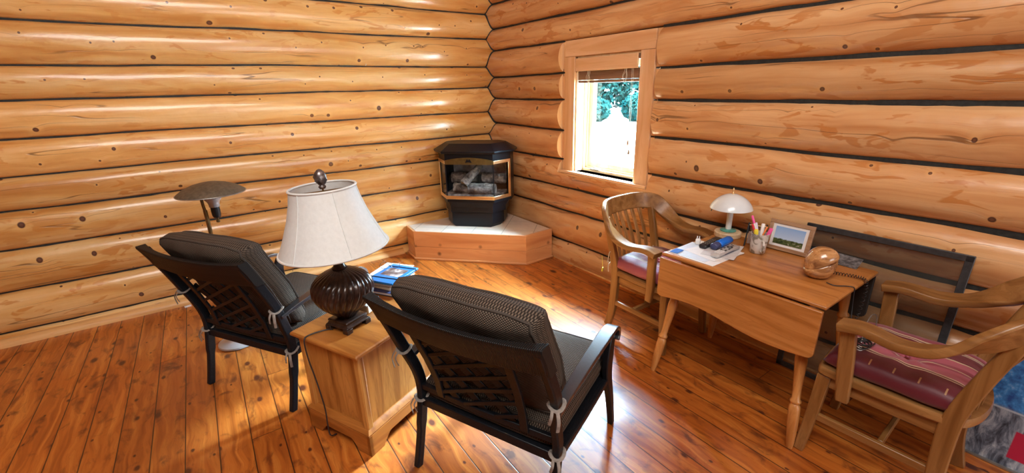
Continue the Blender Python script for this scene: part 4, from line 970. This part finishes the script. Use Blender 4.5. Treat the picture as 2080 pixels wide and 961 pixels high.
# ------------------------------------------------------------------ bow-back office armchairs of oak
def build_bow_chair(loc, rz, label):
    """local +y is forward; centre between rear posts at y = 0"""
    t = thing('bow_back_armchair', label, 'chair', loc, rz, 'oak bow-back armchairs at the table')
    # seat: saddle slab with a rounded rear edge
    out = [(-0.235, 0.40), (-0.240, 0.22), (-0.230, 0.06), (-0.21, -0.02), (-0.13, -0.062), (0, -0.078), (0.13, -0.062), (0.21, -0.02), (0.230, 0.06), (0.240, 0.22), (0.235, 0.40), (0.20, 0.435), (0, 0.445), (-0.20, 0.435)]
    rs = []
    P = smooth_path([(x, y, 0) for x, y in out] + [(out[0][0], out[0][1], 0)], 4)[:-1]
    for k, z in ((0.97, 0.412), (1.0, 0.420), (1.0, 0.440), (0.98, 0.452), (0.80, 0.453), (0.4, 0.440)):
        rs.append([(p.x * k, 0.12 + (p.y - 0.12) * k, z) for p in P])
    MB().rings(rs).obj('seat', 'chair_y', t, ang=35)
    for s in (-1, 1):
        MB().box((s * 0.20, 0.19, 0.385), (0.022, 0.42, 0.06)).obj('seat_rail', 'chair_y', t, bev=0.004)
        # rear post: one piece from floor to bow
        Pp = smooth_path([(s * 0.215, -0.045, 0), (s * 0.213, -0.012, 0.14), (s * 0.210, 0.0, 0.33), (s * 0.212, -0.004, 0.47), (s * 0.222, -0.045, 0.66), (s * 0.232, -0.088, 0.815)], 5)
        MB().strip(Pp, 0.030, [lerp([0, 0.4, 0.82], [0.050, 0.062, 0.044], p.z) for p in Pp], (1, 0, 0)).obj('rear_leg', 'chair_z', t, bev=0.005)
        Pp = [(s * 0.222, 0.432, 0.0), (s * 0.214, 0.412, 0.22), (s * 0.208, 0.402, 0.41)]
        MB().strip(Pp, 0.034, [0.040, 0.046, 0.052], (1, 0, 0)).obj('front_leg', 'chair_z', t, bev=0.005)
        # arm post outside the seat
        Pp = smooth_path([(s * 0.252, 0.315, 0.345), (s * 0.256, 0.325, 0.45), (s * 0.272, 0.335, 0.58), (s * 0.285, 0.345, 0.685)], 4)
        MB().strip(Pp, 0.026, [0.046, 0.048, 0.050, 0.052] + [0.056] * (len(Pp) - 4), (1, 0, 0)).obj('arm_post', 'chair_z', t, bev=0.006)
        MB().strip([(s * 0.214, 0.41, 0.20), (s * 0.212, -0.01, 0.20)], 0.020, 0.034, (1, 0, 0)).obj('side_stretcher', 'chair_y', t, bev=0.004)
    MB().strip([(-0.205, 0.17, 0.205), (0.205, 0.17, 0.205)], 0.034, 0.020, (0, 0, 1)).obj('cross_stretcher', 'chair_x', t, bev=0.004)
    MB().strip([(-0.205, 0.395, 0.385), (0.205, 0.395, 0.385)], 0.06, 0.022, (0, 0, 1)).obj('seat_rail', 'chair_x', t, bev=0.004)
    # arm bow: flat arm turning into an upright crest board
    ctrl = [(-0.282, 0.378, 0.690), (-0.284, 0.30, 0.704), (-0.298, 0.18, 0.694), (-0.304, 0.08, 0.722), (-0.290, -0.010, 0.790), (-0.256, -0.075, 0.846), (-0.165, -0.142, 0.862), (0, -0.168, 0.862)]
    ctrl = ctrl + [(-x, y, z) for x, y, z in reversed(ctrl[:-1])]
    P = smooth_path(ctrl, 6); n = len(P); wd = []; ws = []; hs = []
    for p in P:
        u = lerp([-0.165, -0.10, -0.01, 0.10, 0.4], [1.0, 0.97, 0.70, 0.15, 0.0], p.y)      # 1 = upright crest, 0 = flat arm
        r = Vector((p.x, p.y - 0.16, 0)).normalized()
        if p.y > 0.16: r = Vector((math.copysign(1, p.x), 0, 0))
        wd.append(r * (1 - u) + Vector((0, 0, 1)) * u + r * 0.18 * u)
        ws.append(0.084 + 0.032 * u); hs.append(0.034 - 0.004 * u)
    # keep the same side up all along
    mb = MB(); rs = []
    for i in range(n):
        tt = (P[min(i + 1, n - 1)] - P[max(i - 1, 0)]).normalized()
        w = (wd[i] - tt * wd[i].dot(tt)).normalized(); h = tt.cross(w)
        a, b = ws[i] / 2, hs[i] / 2
        rs.append([P[i] + w * (a * x) + h * (b * y) for x, y in ((-1, -0.6), (-0.92, -1), (0.92, -1), (1, -0.6), (1, 0.6), (0.92, 1), (-0.92, 1), (-1, 0.6))])
    mb.rings(rs); mb.obj('arm_bow', 'chair_y', t, ang=50, bev=0.003)
    for k in range(6):
        x = -0.150 + 0.060 * k
        yb = -0.030 - 0.035 * (1 - (x / 0.2) ** 2); yt = -0.112 - 0.042 * (1 - (x / 0.2) ** 2)
        Pp = smooth_path([(x * 0.92, yb + 0.018, 0.445), (x * 0.96, yb + 0.0, 0.60), (x, yt - 0.004, 0.815)], 4)
        MB().strip(Pp, 0.030, 0.011, (1, 0, 0)).obj('back_slat', 'chair_z', t, bev=0.003)
    return t
chR = build_bow_chair((-0.545, -4.190, 0), math.radians(2), 'oak bow-back armchair at the right end of the table, nearest the framed screen')
chL = copy_tree(chR); chR.scale = (1, 1, 1.03); chL.scale = (1, 1, 0.985); chL.location = (-0.432, -2.470, 0); chL.rotation_euler = (0, 0, math.radians(180))
chL['label'] = 'oak bow-back armchair under the window at the left end of the table'

# striped seat pads
def pad_material(name, light):
    g = G(name); x = g.xyz(g.co()); u, v = x[0], x[1]
    n = g.math('MULTIPLY', g.math('SUBTRACT', g.noise(g.co(), 22, 3), 0.5), 0.006)
    u2 = g.math('MULTIPLY_ADD', g.math('ADD', u, n), 2.0, 0.5)
    wine = (0.115, 0.008, 0.020); pink = light; cream = (0.55, 0.44, 0.30); rose = (0.26, 0.040, 0.070)
    c = g.ramp(u2, [(0.0, wine), (0.235, cream), (0.247, wine), (0.262, cream), (0.278, pink), (0.40, rose), (0.43, cream), (0.445, rose), (0.50, pink), (0.58, cream), (0.595, wine), (0.70, wine), (0.735, cream), (0.75, wine), (0.765, cream), (0.785, rose), (0.9, pink)], 'CONSTANT')
    d = g.math('MULTIPLY', g.math('LESS_THAN', g.math('FRACT', g.math('MULTIPLY', v, 13.0)), 0.07), g.math('LESS_THAN', g.math('ABSOLUTE', g.math('ADD', u, 0.195)), 0.014))
    c = g.mix(g.math('MULTIPLY', d, 0.8), c, (0.50, 0.30, 0.14))
    g.set(Base_Color=c, Roughness=0.5); g.b.inputs['Sheen Weight'].default_value = 0.2
    g.bump(g.noise(g.co(), 60, 3), 0.25, 0.003); return g.m
M['pad'] = pad_material('wine_striped_pad', (0.36, 0.085, 0.125))
def build_pad(loc, rz, label):
    t = thing('seat_pad', label, 'seat pad', loc, rz, 'striped wine-red seat pads')
    def fn(a, b, sd):
        e = (1 - abs(a) ** 6) ** 0.4 * (1 - abs(b) ** 6) ** 0.4 if max(abs(a), abs(b)) < 1 else 0
        x = 0.232 * a * (1 - 0.05 * (b < 0) * b * b); y = 0.228 * b
        z = (0.052 if sd > 0 else 0.030) * e * sd
        if sd > 0:
            r2 = (x * x + y * y); z -= 0.036 * math.exp(-r2 / 0.0014); z += 0.016 * e * (1 - math.exp(-r2 / 0.008))
            th = math.atan2(y, x); z += 0.006 * math.sin(th * 9) * math.exp(-r2 / 0.014) * (1 - math.exp(-r2 / 0.001)) * e
            z += 0.006 * mnoise.noise(Vector((x * 14, y * 14, 1))) * e
        z += 0.004 * math.sin(18 * a + 7 * b) * (1 - e)
        return (x, y, 0.030 + z)
    c = MB().pillow(fn, 36, 36).obj('cushion', 'pad', t, weld=True, ang=180)
    MB().sphere((0, 0, 0.070), (0.011, 0.011, 0.006), 12, 8).obj('button', 'pad', t)
    for s in (-1, 1):
        mb = MB(); mb.tube(smooth_path([(s * 0.18, -0.195, 0.03), (s * 0.205, -0.225, 0.05), (s * 0.225, -0.25, 0.02), (s * 0.21, -0.262, -0.04)], 4), 0.004, 6)
        mb.tube(smooth_path([(s * 0.18, -0.195, 0.03), (s * 0.215, -0.22, 0.10), (s * 0.235, -0.235, 0.12), (s * 0.235, -0.25, 0.04)], 4), 0.0035, 6); mb.obj('tie_cord', 'cream_paper', t)
    return t
padR = build_pad((-0.552, -4.000, 0.467), math.radians(2), 'wine-red striped seat pad on the bow-back armchair at the right end of the table')
padL = copy_tree(padR); padL.location = (-0.432, -2.665, 0.447); padL.rotation_euler = (0, 0, math.radians(180))
for o in list(padR.children):
    if o.name.split('.')[0] == 'tie_cord': bpy.data.objects.remove(o)
padL['label'] = 'wine-red striped seat pad on the bow-back armchair under the window'
M['yellow'] = plain('yellow_tag', (0.75, 0.62, 0.03), 0.5)
tg = MB(); tg.prism([(-0.018, -0.012), (0.014, -0.016), (0.020, 0.0), (0.012, 0.016), (-0.014, 0.013)], -0.002, 0.002, lambda a, b, h: (a, h, b)); tg.tube([(0, 0, 0.012), (0.012, 0.01, 0.05), (0.02, 0.02, 0.10)], 0.0015, 5)
tag(tg.obj('yellow_tag', 'yellow', None, (-0.640, -2.345, 0.402), (0, 0.3, 0.5)), 'small yellow tag hanging from the seat pad of the chair under the window', 'tag')

# ------------------------------------------------------------------ things on the table
T = DZ + 0.0008
def dome_lamp():
    t = thing('desk_lamp', 'small white mushroom lamp with wooden base on the left end of the table', 'lamp', (-0.268, -3.012, T))
    MB().lathe([(0.001, 0), (0.072, 0), (0.076, 0.006), (0.076, 0.028), (0.072, 0.034), (0.001, 0.036)], n=40).obj('base', 'lampbase', t, ang=30)
    MB().lathe([(0.044, 0.0355), (0.046, 0.040), (0.042, 0.044), (0.022, 0.047), (0.001, 0.048)], n=32).obj('green_collar', 'green', t)
    MB().lathe([(0.016, 0.044), (0.0165, 0.050), (0.0165, 0.178), (0.015, 0.182), (0.001, 0.183)], n=24).obj('stem', 'white_plastic', t)
    MB().lathe([(0.045, 0.180), (0.050, 0.176), (0.044, 0.170), (0.030, 0.166), (0.016, 0.164)], n=32).obj('green_gallery', 'green', t)
    P = [(0.001, 0.266), (0.030, 0.262), (0.060, 0.249), (0.088, 0.228), (0.108, 0.203), (0.118, 0.182), (0.119, 0.178), (0.115, 0.180), (0.104, 0.201), (0.084, 0.224), (0.056, 0.244), (0.028, 0.257), (0.001, 0.261)]
    MB().lathe([(p.x, p.z) for p in smooth_path([(r, 0, z) for r, z in P], 3)], n=48).obj('shade', 'milk', t, ang=60)
    MB().lathe([(0.006, 0.264), (0.007, 0.272), (0.004, 0.276), (0.004, 0.288), (0.006, 0.291), (0.004, 0.298), (0.001, 0.303)], n=14).obj('finial', 'brass', t)
    MB().tube([(-0.05, 0.085, 0.172), (-0.056, 0.09, 0.160), (-0.058, 0.09, 0.152)], 0.003, 6).obj('switch', 'black_plastic', t)
M['lampbase'] = wood('pale_turned_wood', (0.60, 0.46, 0.29), (0.48, 0.33, 0.18), (0.70, 0.57, 0.40), 'x', 1.5, 0.45)
M['green'] = plain('verdigris_green', (0.10, 0.36, 0.30), 0.35, 0.2, 0.25)
M['milk'] = plain('white_glass_shade', (0.66, 0.72, 0.76), 0.22, 0, 0.02, 30, 0, 0.4)
dome_lamp()
# papers
def paper(label, x, y, z, rz, w, d, col='paper', h=0.0012):
    return tag(MB().box((0, 0, h / 2), (w, d, h)).obj('paper_sheet', col, None, (x, y, T + z), (0, 0, rz)), label, 'paper', 'papers on the left end of the table')
M['paper_blue'] = plain('bluish_paper', (0.60, 0.68, 0.76), 0.6, 0, 0.05); M['paper_grey'] = plain('grey_paper', (0.58, 0.57, 0.58), 0.6, 0, 0.08)
paper('lowest white sheet, its long edge along the table front', -0.622, -3.092, 0.0, 0.0, 0.310, 0.270)
paper('bluish printed sheet at the left table corner beneath the remotes', -0.645, -3.060, 0.0014, 0.05, 0.240, 0.215, 'paper_blue')
paper('white sheet turned at an angle directly under the remotes', -0.585, -3.115, 0.0028, -0.16, 0.235, 0.205)
paper('grey-white sheet reaching to the pen mug', -0.530, -3.135, 0.0042, 0.30, 0.250, 0.170, 'paper_grey')
paper('small blue-headed slip at the left tip of the papers', -0.735, -2.985, 0.0056, 0.10, 0.07, 0.045, 'bk_blue')
RZ = 0.0062
t = thing('remote_control', 'long silver remote control lying on the papers', 'remote control', (-0.560, -3.168, T + RZ), 0.02)
rs = []
for k, x in enumerate((-0.115, -0.108, -0.05, 0.03, 0.095, 0.110, 0.115)):
    w = (0.018, 0.025, 0.0245, 0.023, 0.026, 0.024, 0.017)[k]; h = (0.014, 0.020, 0.022, 0.022, 0.024, 0.020, 0.014)[k]
    rs.append([(x, -w * 0.75, 0.001), (x, w * 0.75, 0.001), (x, w, h * 0.5), (x, w * 0.94, h), (x, -w * 0.94, h), (x, -w, h * 0.5)])
MB().rings(rs).obj('body', 'silver_plastic', t, ang=50, bev=0.002)
MB().rings([[(x, y * 0.8, 0.0005), (x, y * 1.02, 0.009), (x, -y * 1.02, 0.009), (x, -y * 0.8, 0.0005)] for x, y in ((-0.112, 0.020), (0.0, 0.0245), (0.112, 0.020))]).obj('underside', 'bk_navy', t)
for i in range(4):
    for j in range(3): MB().box((-0.088 + i * 0.015, (j - 1) * 0.013, 0.0222), (0.008, 0.008, 0.003)).obj('key', 'white_plastic', t, bev=0.001)
for i, (x, y) in enumerate(((-0.022, -0.012), (-0.022, 0.012), (0.075, 0.0), (0.085, 0.012), (0.012, -0.014), (0.012, 0.014))): MB().box((x, y, 0.0228), (0.016, 0.008, 0.003)).obj('key', 'black_plastic', t, bev=0.001)
MB().tube([(0.042 + 0.013 * math.cos(q), 0.013 * math.sin(q), 0.0235) for q in [2 * PI * k / 20 for k in range(20)]], 0.0035, 6, True).obj('ring_key', 'black_plastic', t)
t = thing('remote_control', 'black remote control beside the blue case on the papers', 'remote control', (-0.492, -3.040, T + RZ), 0.10)
rs = []
for x, w, h in ((-0.105, 0.018, 0.012), (-0.098, 0.024, 0.020), (0.0, 0.022, 0.022), (0.095, 0.024, 0.020), (0.105, 0.018, 0.012)):
    rs.append([(x, -w * 0.8, 0), (x, w * 0.8, 0), (x, w, h * 0.6), (x, w * 0.8, h), (x, -w * 0.8, h), (x, -w, h * 0.6)])
MB().rings(rs).obj('body', 'black_plastic', t, ang=50, bev=0.002)
for i in range(5):
    for j in range(3): MB().box((-0.07 + i * 0.022, (j - 1) * 0.013, 0.0222), (0.010, 0.007, 0.002)).obj('key', 'grey_metal', t)
M['case_blue'] = plain('bright_blue_case', (0.005, 0.16, 0.72), 0.35, 0, 0.06)
t = thing('glasses_case', 'bright blue case with dark end lying between the two remotes', 'case', (-0.488, -3.098, T + RZ), 0.06)
def capsule(x0, x1, r, m, nm):
    MB().rings([[(x, q * 1.05 * math.cos(a), r * 0.86 + q * 0.86 * math.sin(a)) for a in [2 * PI * k / 14 for k in range(14)]] for x, q in ((x0, r * 0.7), (x0 + 0.006, r), ((x0 + x1) / 2, r), (x1 - 0.006, r), (x1, r * 0.7))]).obj(nm, m, t, ang=50)
capsule(-0.035, 0.10, 0.024, 'case_blue', 'blue_sleeve'); capsule(-0.085, -0.034, 0.023, 'bk_navy', 'dark_end')
t = thing('charger_plug', 'white two-pin charger plug standing on the papers', 'plug', (-0.540, -2.988, T + 0.0030), 0.4)
MB().box((0, 0, 0.016), (0.026, 0.026, 0.032)).obj('body', 'white_plastic', t, bev=0.004)
for s in (-1, 1): MB().box((0, s * 0.006, 0.040), (0.002, 0.005, 0.017)).obj('prong', 'white_plastic', t)
# mug with pens
MG = Vector((-0.402, -3.262, T))
g = G('mug_glaze'); f = g.noise(g.co(), 20, 3, 0.5, 1.2)
g.set(Base_Color=g.ramp(f, [(0.42, (0.66, 0.65, 0.62)), (0.52, (0.60, 0.58, 0.54)), (0.58, (0.26, 0.24, 0.20))]), Roughness=0.25); M['mug'] = g.m
t = thing('pen_mug', 'white patterned mug full of pens and markers on the table', 'mug', MG, 0.0)
MB().lathe([(0.001, 0.0), (0.034, 0.0), (0.038, 0.004), (0.0415, 0.055), (0.046, 0.110), (0.0465, 0.113), (0.0435, 0.113), (0.039, 0.055), (0.035, 0.008), (0.001, 0.006)], n=32).obj('cup', 'mug', t, ang=50)
MB().tube(smooth_path([(-0.030, -0.032, 0.078), (-0.050, -0.048, 0.080), (-0.062, -0.058, 0.055), (-0.052, -0.050, 0.026), (-0.028, -0.030, 0.022)], 5), 0.006, 8).obj('handle', 'mug', t)
def pen(name, label, base, tip, r, m, capm, capf=0.35, cat='pen'):
    b, e = Vector(base), Vector(tip); d = e - b; L = d.length
    b += Vector((0, 0, 0.004)); e += Vector((0, 0, 0.010)); d = e - b; L = d.length
    t = thing(name, label, cat, MG + b, 0, 'pens and markers in the mug')
    q = d.normalized().to_track_quat('Z', 'Y').to_matrix()
    k = L * (1 - capf)
    MB().lathe([(r * 0.4, 0), (r, 0.01), (r, k)], (0, 0, 0), 12, 0, q, True).obj('barrel', m, t)
    MB().lathe([(r * 1.12, k), (r * 1.12, L - 0.004), (r * 0.85, L)], (0, 0, 0), 12, 0, q, True).obj('cap', capm, t)
for n_, c_ in dict(pk=(0.80, 0.10, 0.34), yl=(0.80, 0.66, 0.05), orr=(0.80, 0.26, 0.06), rd=(0.62, 0.03, 0.05), lil=(0.62, 0.60, 0.75)).items(): M[n_] = plain('pen_' + n_, c_, 0.35, 0, 0.04)
pen('highlighter', 'pink highlighter leaning right in the mug', (0.010, -0.006, 0.010), (0.020, -0.046, 0.135), 0.0085, 'pk', 'pk', 0.4, 'marker')
pen('marker', 'yellow-capped marker at the front of the mug', (0.000, 0.010, 0.010), (-0.030, 0.010, 0.125), 0.010, 'white_plastic', 'yl', 0.3, 'marker')
pen('pencil', 'orange pencil beside the pink highlighter', (-0.010, 0.006, 0.010), (0.024, -0.020, 0.138), 0.0042, 'orr', 'orr', 0.2, 'pencil')
pen('marker', 'white-capped marker at the back of the mug', (-0.006, -0.008, 0.010), (0.034, 0.006, 0.148), 0.0085, 'white_plastic', 'white_plastic', 0.4, 'marker')
pen('pen', 'tall pink and white pen leaning left out of the mug', (0.008, -0.014, 0.010), (-0.010, 0.052, 0.192), 0.0058, 'white_plastic', 'pk', 0.22)
pen('pen', 'red pen leaning left against the mug rim', (0.000, -0.018, 0.010), (-0.026, 0.036, 0.150), 0.0048, 'black_plastic', 'rd', 0.5)
pen('pen', 'lilac pen between the red and the tall pink pen', (0.014, -0.004, 0.010), (0.016, 0.038, 0.150), 0.0062, 'lil', 'lil', 0.4)
pen('pen', 'orange pen at the left rim of the mug', (0.012, -0.010, 0.010), (-0.006, 0.040, 0.128), 0.0052, 'orr', 'orr', 0.4)
# small dark easel behind the mug
t = thing('desk_easel', 'small dark metal easel standing behind the pen mug', 'easel', (-0.320, -3.205, T), 0.35)
for s in (-1, 1): MB().tube([(-0.03, s * 0.045 + 0.005, 0.003), (0.022, s * 0.045, 0.13)], 0.004, 6).obj('upright', 'iron', t)
MB().tube([(0.018, -0.045, 0.118), (0.018, 0.045, 0.118)], 0.003, 6).obj('cross_bar', 'old_brass', t)
MB().tube([(0.022, 0.045, 0.125), (0.052, 0.03, 0.003)], 0.0035, 6).obj('back_leg', 'iron', t)
MB().box((-0.006, 0, 0.05), (0.006, 0.08, 0.07), 0, 0.38).obj('card', 'bk_brown', t)
# framed photograph
t = thing('photo_frame', 'tan wooden frame with a landscape photograph under blue sky, leaning on the table', 'photo frame', (-0.262, -3.355, T), 0.0)
tilt = 0.22; RT = Matrix.Rotation(tilt, 3, 'Y')
def fr_(mb, y0, y1, z0, z1, x0, x1):
    vs = [RT @ Vector((x, y, z)) + Vector((-0.030, 0, 0.004)) for y in (y0, y1) for z in (z0, z1) for x in (x0, x1)]
    mb.add(vs, [(0, 1, 3, 2), (4, 6, 7, 5), (0, 4, 5, 1), (2, 3, 7, 6), (0, 2, 6, 4), (1, 5, 7, 3)]); return mb
w, h, b = 0.112, 0.166, 0.021
M['frame'] = wood('tan_frame_wood', (0.34, 0.20, 0.11), (0.25, 0.13, 0.07), (0.42, 0.27, 0.16), 'y', 2.0, 0.4)
mb = MB(); fr_(mb, -w, w, 0, b, 0, 0.016); fr_(mb, -w, w, h - b, h, 0, 0.016); fr_(mb, -w, -w + b, b, h - b, 0, 0.016); fr_(mb, w - b, w, b, h - b, 0, 0.016); mb.obj('frame', 'frame', t, bev=0.002)
fr_(MB(), -w + b - .002, w - b + .002, b - .002, h - b + .002, 0.005, 0.009).obj('mat', 'paper', t)
g = G('landscape_print'); x = g.xyz(g.co()); f = g.noise(g.co(), 70, 4)
hz = g.math('ADD', x[2], g.math('MULTIPLY', f, 0.012))
sky_ = g.ramp(g.step(x[2], 0.05, 0.14), [(0, (0.50, 0.62, 0.78)), (1, (0.20, 0.38, 0.70))])
c = g.mix(g.step(hz, 0.074, 0.070), sky_, g.ramp(f, [(0.35, (0.02, 0.035, 0.012)), (0.6, (0.09, 0.12, 0.04))]))
c = g.mix(g.math('MULTIPLY', g.step(f, 0.60, 0.66), g.step(hz, 0.072, 0.068)), c, (0.35, 0.33, 0.30))
g.set(Base_Color=c, Roughness=0.25); M['print'] = g.m
fr_(MB(), -w + b + 0.016, w - b - 0.016, b + 0.014, h - b - 0.014, 0.003, 0.0055).obj('photograph', 'print', t)
fr_(MB(), -w + 0.001, w - 0.001, 0.001, h - 0.001, 0.016, 0.019).obj('backing', 'black_plastic', t)
mb = MB(); mb.strip([(0.035, 0, 0.105), (0.075, 0, 0.002)], 0.05, 0.004, (0, 1, 0)); mb.obj('strut', 'black_plastic', t)
# wooden telephone shaped like a closed shell
M['phonewood'] = wood('striped_glossy_wood', (0.50, 0.25, 0.095), (0.20, 0.080, 0.03), (0.66, 0.38, 0.17), 'x', 2.6, 0.12, 0.9, 0, 1.6)
t = thing('wooden_telephone', 'round glossy striped-wood telephone with coiled black cord on the right end of the table', 'telephone', (-0.510, -3.605, T), math.radians(-50))
def shell(z_off, top):
    mb = MB(); nu, nv = 40, 14; rs = []
    for i in range(nv + 1):
        v = i / nv; rs_ = []
        for k in range(nu):
            a = 2 * PI * k / nu
            seam_ = 0.080 + 0.030 * math.cos(a - 0.26) - 0.006 * math.cos(2 * a)
            R_ = (0.070, 0.066)
            ph = (PI / 2) * v
            if top: rr = math.cos(ph) ** 0.85; z = seam_ + 0.002 + (0.150 - seam_) * math.sin(ph)
            else: rr = math.cos(ph) ** 0.55 * (1 - 0.12 * v); z = seam_ - 0.001 - (seam_ - 0.001) * math.sin(ph) ** 1.0
            bul = 0.93 + 0.07 * min(1, 6 * v)
            rr = max(rr, 0.02) * bul
            rs_.append((R_[0] * rr * math.cos(a), R_[1] * rr * math.sin(a), z))
        rs.append(rs_)
    mb.rings(rs); return mb
shell(0, True).obj('handset_half', 'phonewood', t, ang=80); shell(0, False).obj('base_half', 'phonewood', t, ang=80)
MB().lathe([(0.080, 0.0), (0.080, 0.002)], n=24)
MB().box((0.058, 0.035, 0.088), (0.022, 0.018, 0.012), 0.4).obj('hinge', 'steel', t, bev=0.003)
ti = Matrix.Rotation(math.radians(50), 3, 'Z')
def tl_(p): return ti @ (Vector(p) - Vector((-0.505, -3.610, T)))
base = smooth_path([(-0.435, -3.640, T + 0.016), (-0.405, -3.675, T + 0.010), (-0.385, -3.72, T + 0.010), (-0.385, -3.758, T + 0.008), (-0.385, -3.772, T - 0.03), (-0.388, -3.772, T - 0.12), (-0.40, -3.768, T - 0.20)], 10)
coil = []; ph = 0
for i in range(len(base) - 1):
    a, b_ = base[i], base[i + 1]; d = (b_ - a).normalized(); u = d.orthogonal().normalized()
    if abs(d.z) < 0.95: u = d.cross(Vector((0, 0, 1))).normalized()
    w_ = d.cross(u)
    for k in range(7):
        q = 2 * PI * (i * 0.42 + 0.42 * k / 7); coil.append(a.lerp(b_, k / 7) + (u * math.cos(q) + w_ * math.sin(q)) * 0.0065)
MB().tube([tl_(p) for p in coil], 0.0016, 5).obj('coiled_cord', 'black_plastic', t)
MB().tube([tl_(p) for p in smooth_path([(-0.555, -3.665, T + 0.006), (-0.555, -3.70, T + 0.003), (-0.52, -3.735, T + 0.003), (-0.510, -3.760, T + 0.001), (-0.508, -3.764, T - 0.03), (-0.515, -3.775, T - 0.12), (-0.56, -3.80, 0.56), (-0.63, -3.835, 0.517)], 5)], 0.0022, 6).obj('line_cord', 'black_plastic', t)
# tangle of leads with a white adaptor on the pad's front corner
t = thing('cable_tangle', 'tangle of black leads with a white adaptor under the right end of the table', 'cables', (-0.665, -3.868, 0.538))
q = random.Random(5)
for k in range(6):
    c0 = Vector((q.uniform(-.02, .03), q.uniform(-.012, .015), 0.012 + 0.004 * k)); r = q.uniform(0.028, 0.05); tl2 = q.uniform(-.3, .3)
    MB().tube([(c0.x + r * math.cos(a), c0.y + 0.6 * r * math.sin(a), c0.z + tl2 * 0.5 * r * math.cos(a) + 0.012) for a in [2 * PI * j / 22 for j in range(22)]], 0.0026, 6, True).obj('lead', 'black_plastic', t)
MB().sphere((-0.030, 0.0, 0.020), (0.017, 0.015, 0.018), 14, 10).obj('adaptor', 'white_plastic', t)
MB().tube(smooth_path([(0.03, 0.01, 0.02), (0.09, 0.025, 0.075), (0.16, 0.03, 0.105), (0.22, 0.025, 0.085), (0.235, 0.02, 0.02)], 5), 0.0024, 6).obj('grey_lead', 'grey_metal', t)
# leaflet
g = G('leaflet_print'); x = g.xyz(g.co()); f = g.noise(g.co(), 45, 4)
c = g.mix(g.step(x[1], 0.02, 0.016), (0.50, 0.50, 0.53), g.ramp(f, [(0.4, (0.05, 0.05, 0.055)), (0.7, (0.22, 0.22, 0.23))]))
g.set(Base_Color=c, Roughness=0.35); M['leaflet'] = g.m
tag(MB().box((0, 0, 0), (0.085, 0.185, 0.0012)).obj('leaflet', 'leaflet', None, (-0.228, -3.588, T + 0.020), (math.radians(3.5), math.radians(-22), 0.02)), 'grey printed leaflet lying tilted behind the wooden telephone', 'leaflet')

# ------------------------------------------------------------------ framed screen and canvas leaning on the right wall
t = thing('window_screen', 'tall insect screen in a dark metal frame leaning on the log wall behind the table', 'screen', (-0.170, -3.713, 0.0))
sw, shh, lean = 0.335, 0.895, 0.052
def scr(y, z, x=0): return Vector((lean * z / shh + x, y, z))
mb = MB()
M['screen_frame'] = plain('dark_grey_aluminium', (0.050, 0.052, 0.056), 0.45, 0.4, 0.2, 60)
for a, b_ in (((-sw, 0.014), (sw, 0.014)), ((-sw, shh - 0.014), (sw, shh - 0.014))):
    MB().strip([scr(*a), scr(*b_)], 0.030, 0.014, scr(0, 1) - scr(0, 0)).obj('frame_bar', 'screen_frame', t, bev=0.002)
for s in (-1, 1): MB().strip([scr(s * (sw - 0.014), 0.0), scr(s * (sw - 0.014), shh)], 0.030, 0.014, (0, 1, 0)).obj('frame_bar', 'screen_frame', t, bev=0.002)
g = G('screen_mesh'); g.t.nodes.remove(g.b)
dif = g.n('ShaderNodeBsdfDiffuse', {0: (0.085, 0.082, 0.074, 1)})
mx = g.n('ShaderNodeMixShader', {0: 0.22, 1: g.n('ShaderNodeBsdfTransparent').outputs[0], 2: dif.outputs[0]})
g.t.links.new(mx.outputs[0], g.out.inputs[0]); M['mesh'] = g.m
MB().strip([scr(0, 0.02), scr(0, shh - 0.02)], 2 * sw - 0.04, 0.0015, (0, 1, 0)).obj('mesh', 'mesh', t, smooth=False)
g = G('abstract_canvas'); x = g.xyz(g.co())
st1 = g.noise(g.cxyz(g.math('MULTIPLY', x[1], 26.0), g.math('MULTIPLY', x[2], 9.0)), 1.0, 5, 0.65, 0.6)
c = g.ramp(st1, [(0.36, (0.018, 0.024, 0.038)), (0.47, (0.11, 0.14, 0.19)), (0.57, (0.28, 0.33, 0.40)), (0.68, (0.52, 0.56, 0.60))])
blu = g.ramp(g.noise(g.cxyz(g.math('MULTIPLY', x[1], 30.0), g.math('MULTIPLY', x[2], 24.0)), 1.0, 4, 0.6), [(0.35, (0.01, 0.07, 0.28)), (0.55, (0.04, 0.24, 0.62)), (0.75, (0.35, 0.55, 0.80))])
c = g.mix(g.step(x[2], 0.250, 0.275), c, blu)
c = g.mix(g.math('MULTIPLY', g.step(g.math('ABSOLUTE', g.math('SUBTRACT', x[2], 0.258)), 0.006, 0.002), 0.6), c, (0.55, 0.62, 0.66))
rd = g.math('MULTIPLY', g.step(x[1], 0.004, 0.000), g.math('MULTIPLY', g.step(x[2], 0.052, 0.056), g.step(x[2], 0.182, 0.178)))
c = g.mix(rd, c, (0.42, 0.012, 0.05))
g.set(Base_Color=c, Roughness=0.5); M['canvas'] = g.m
t = thing('abstract_canvas', 'blue-grey abstract canvas with a red patch leaning on the log wall at the right edge', 'painting', (-0.190, -4.345, 0.0), math.radians(0))
def cv(y, z, x): return Vector((x + 0.16 * z, y, z))
mb = MB(); vs = [cv(y, z, x) for y in (-0.33, 0.165) for z in (0.002, 0.500) for x in (0.0, 0.020)]
mb.add(vs, [(0, 1, 3, 2), (4, 6, 7, 5), (0, 4, 5, 1), (2, 3, 7, 6), (0, 2, 6, 4), (1, 5, 7, 3)]); mb.obj('canvas', 'canvas', t, bev=0.003)
MB().box((0.0, -0.0825, 0.006), (0.026, 0.49, 0.008)).obj('edge_strip', 'grey_metal', t)
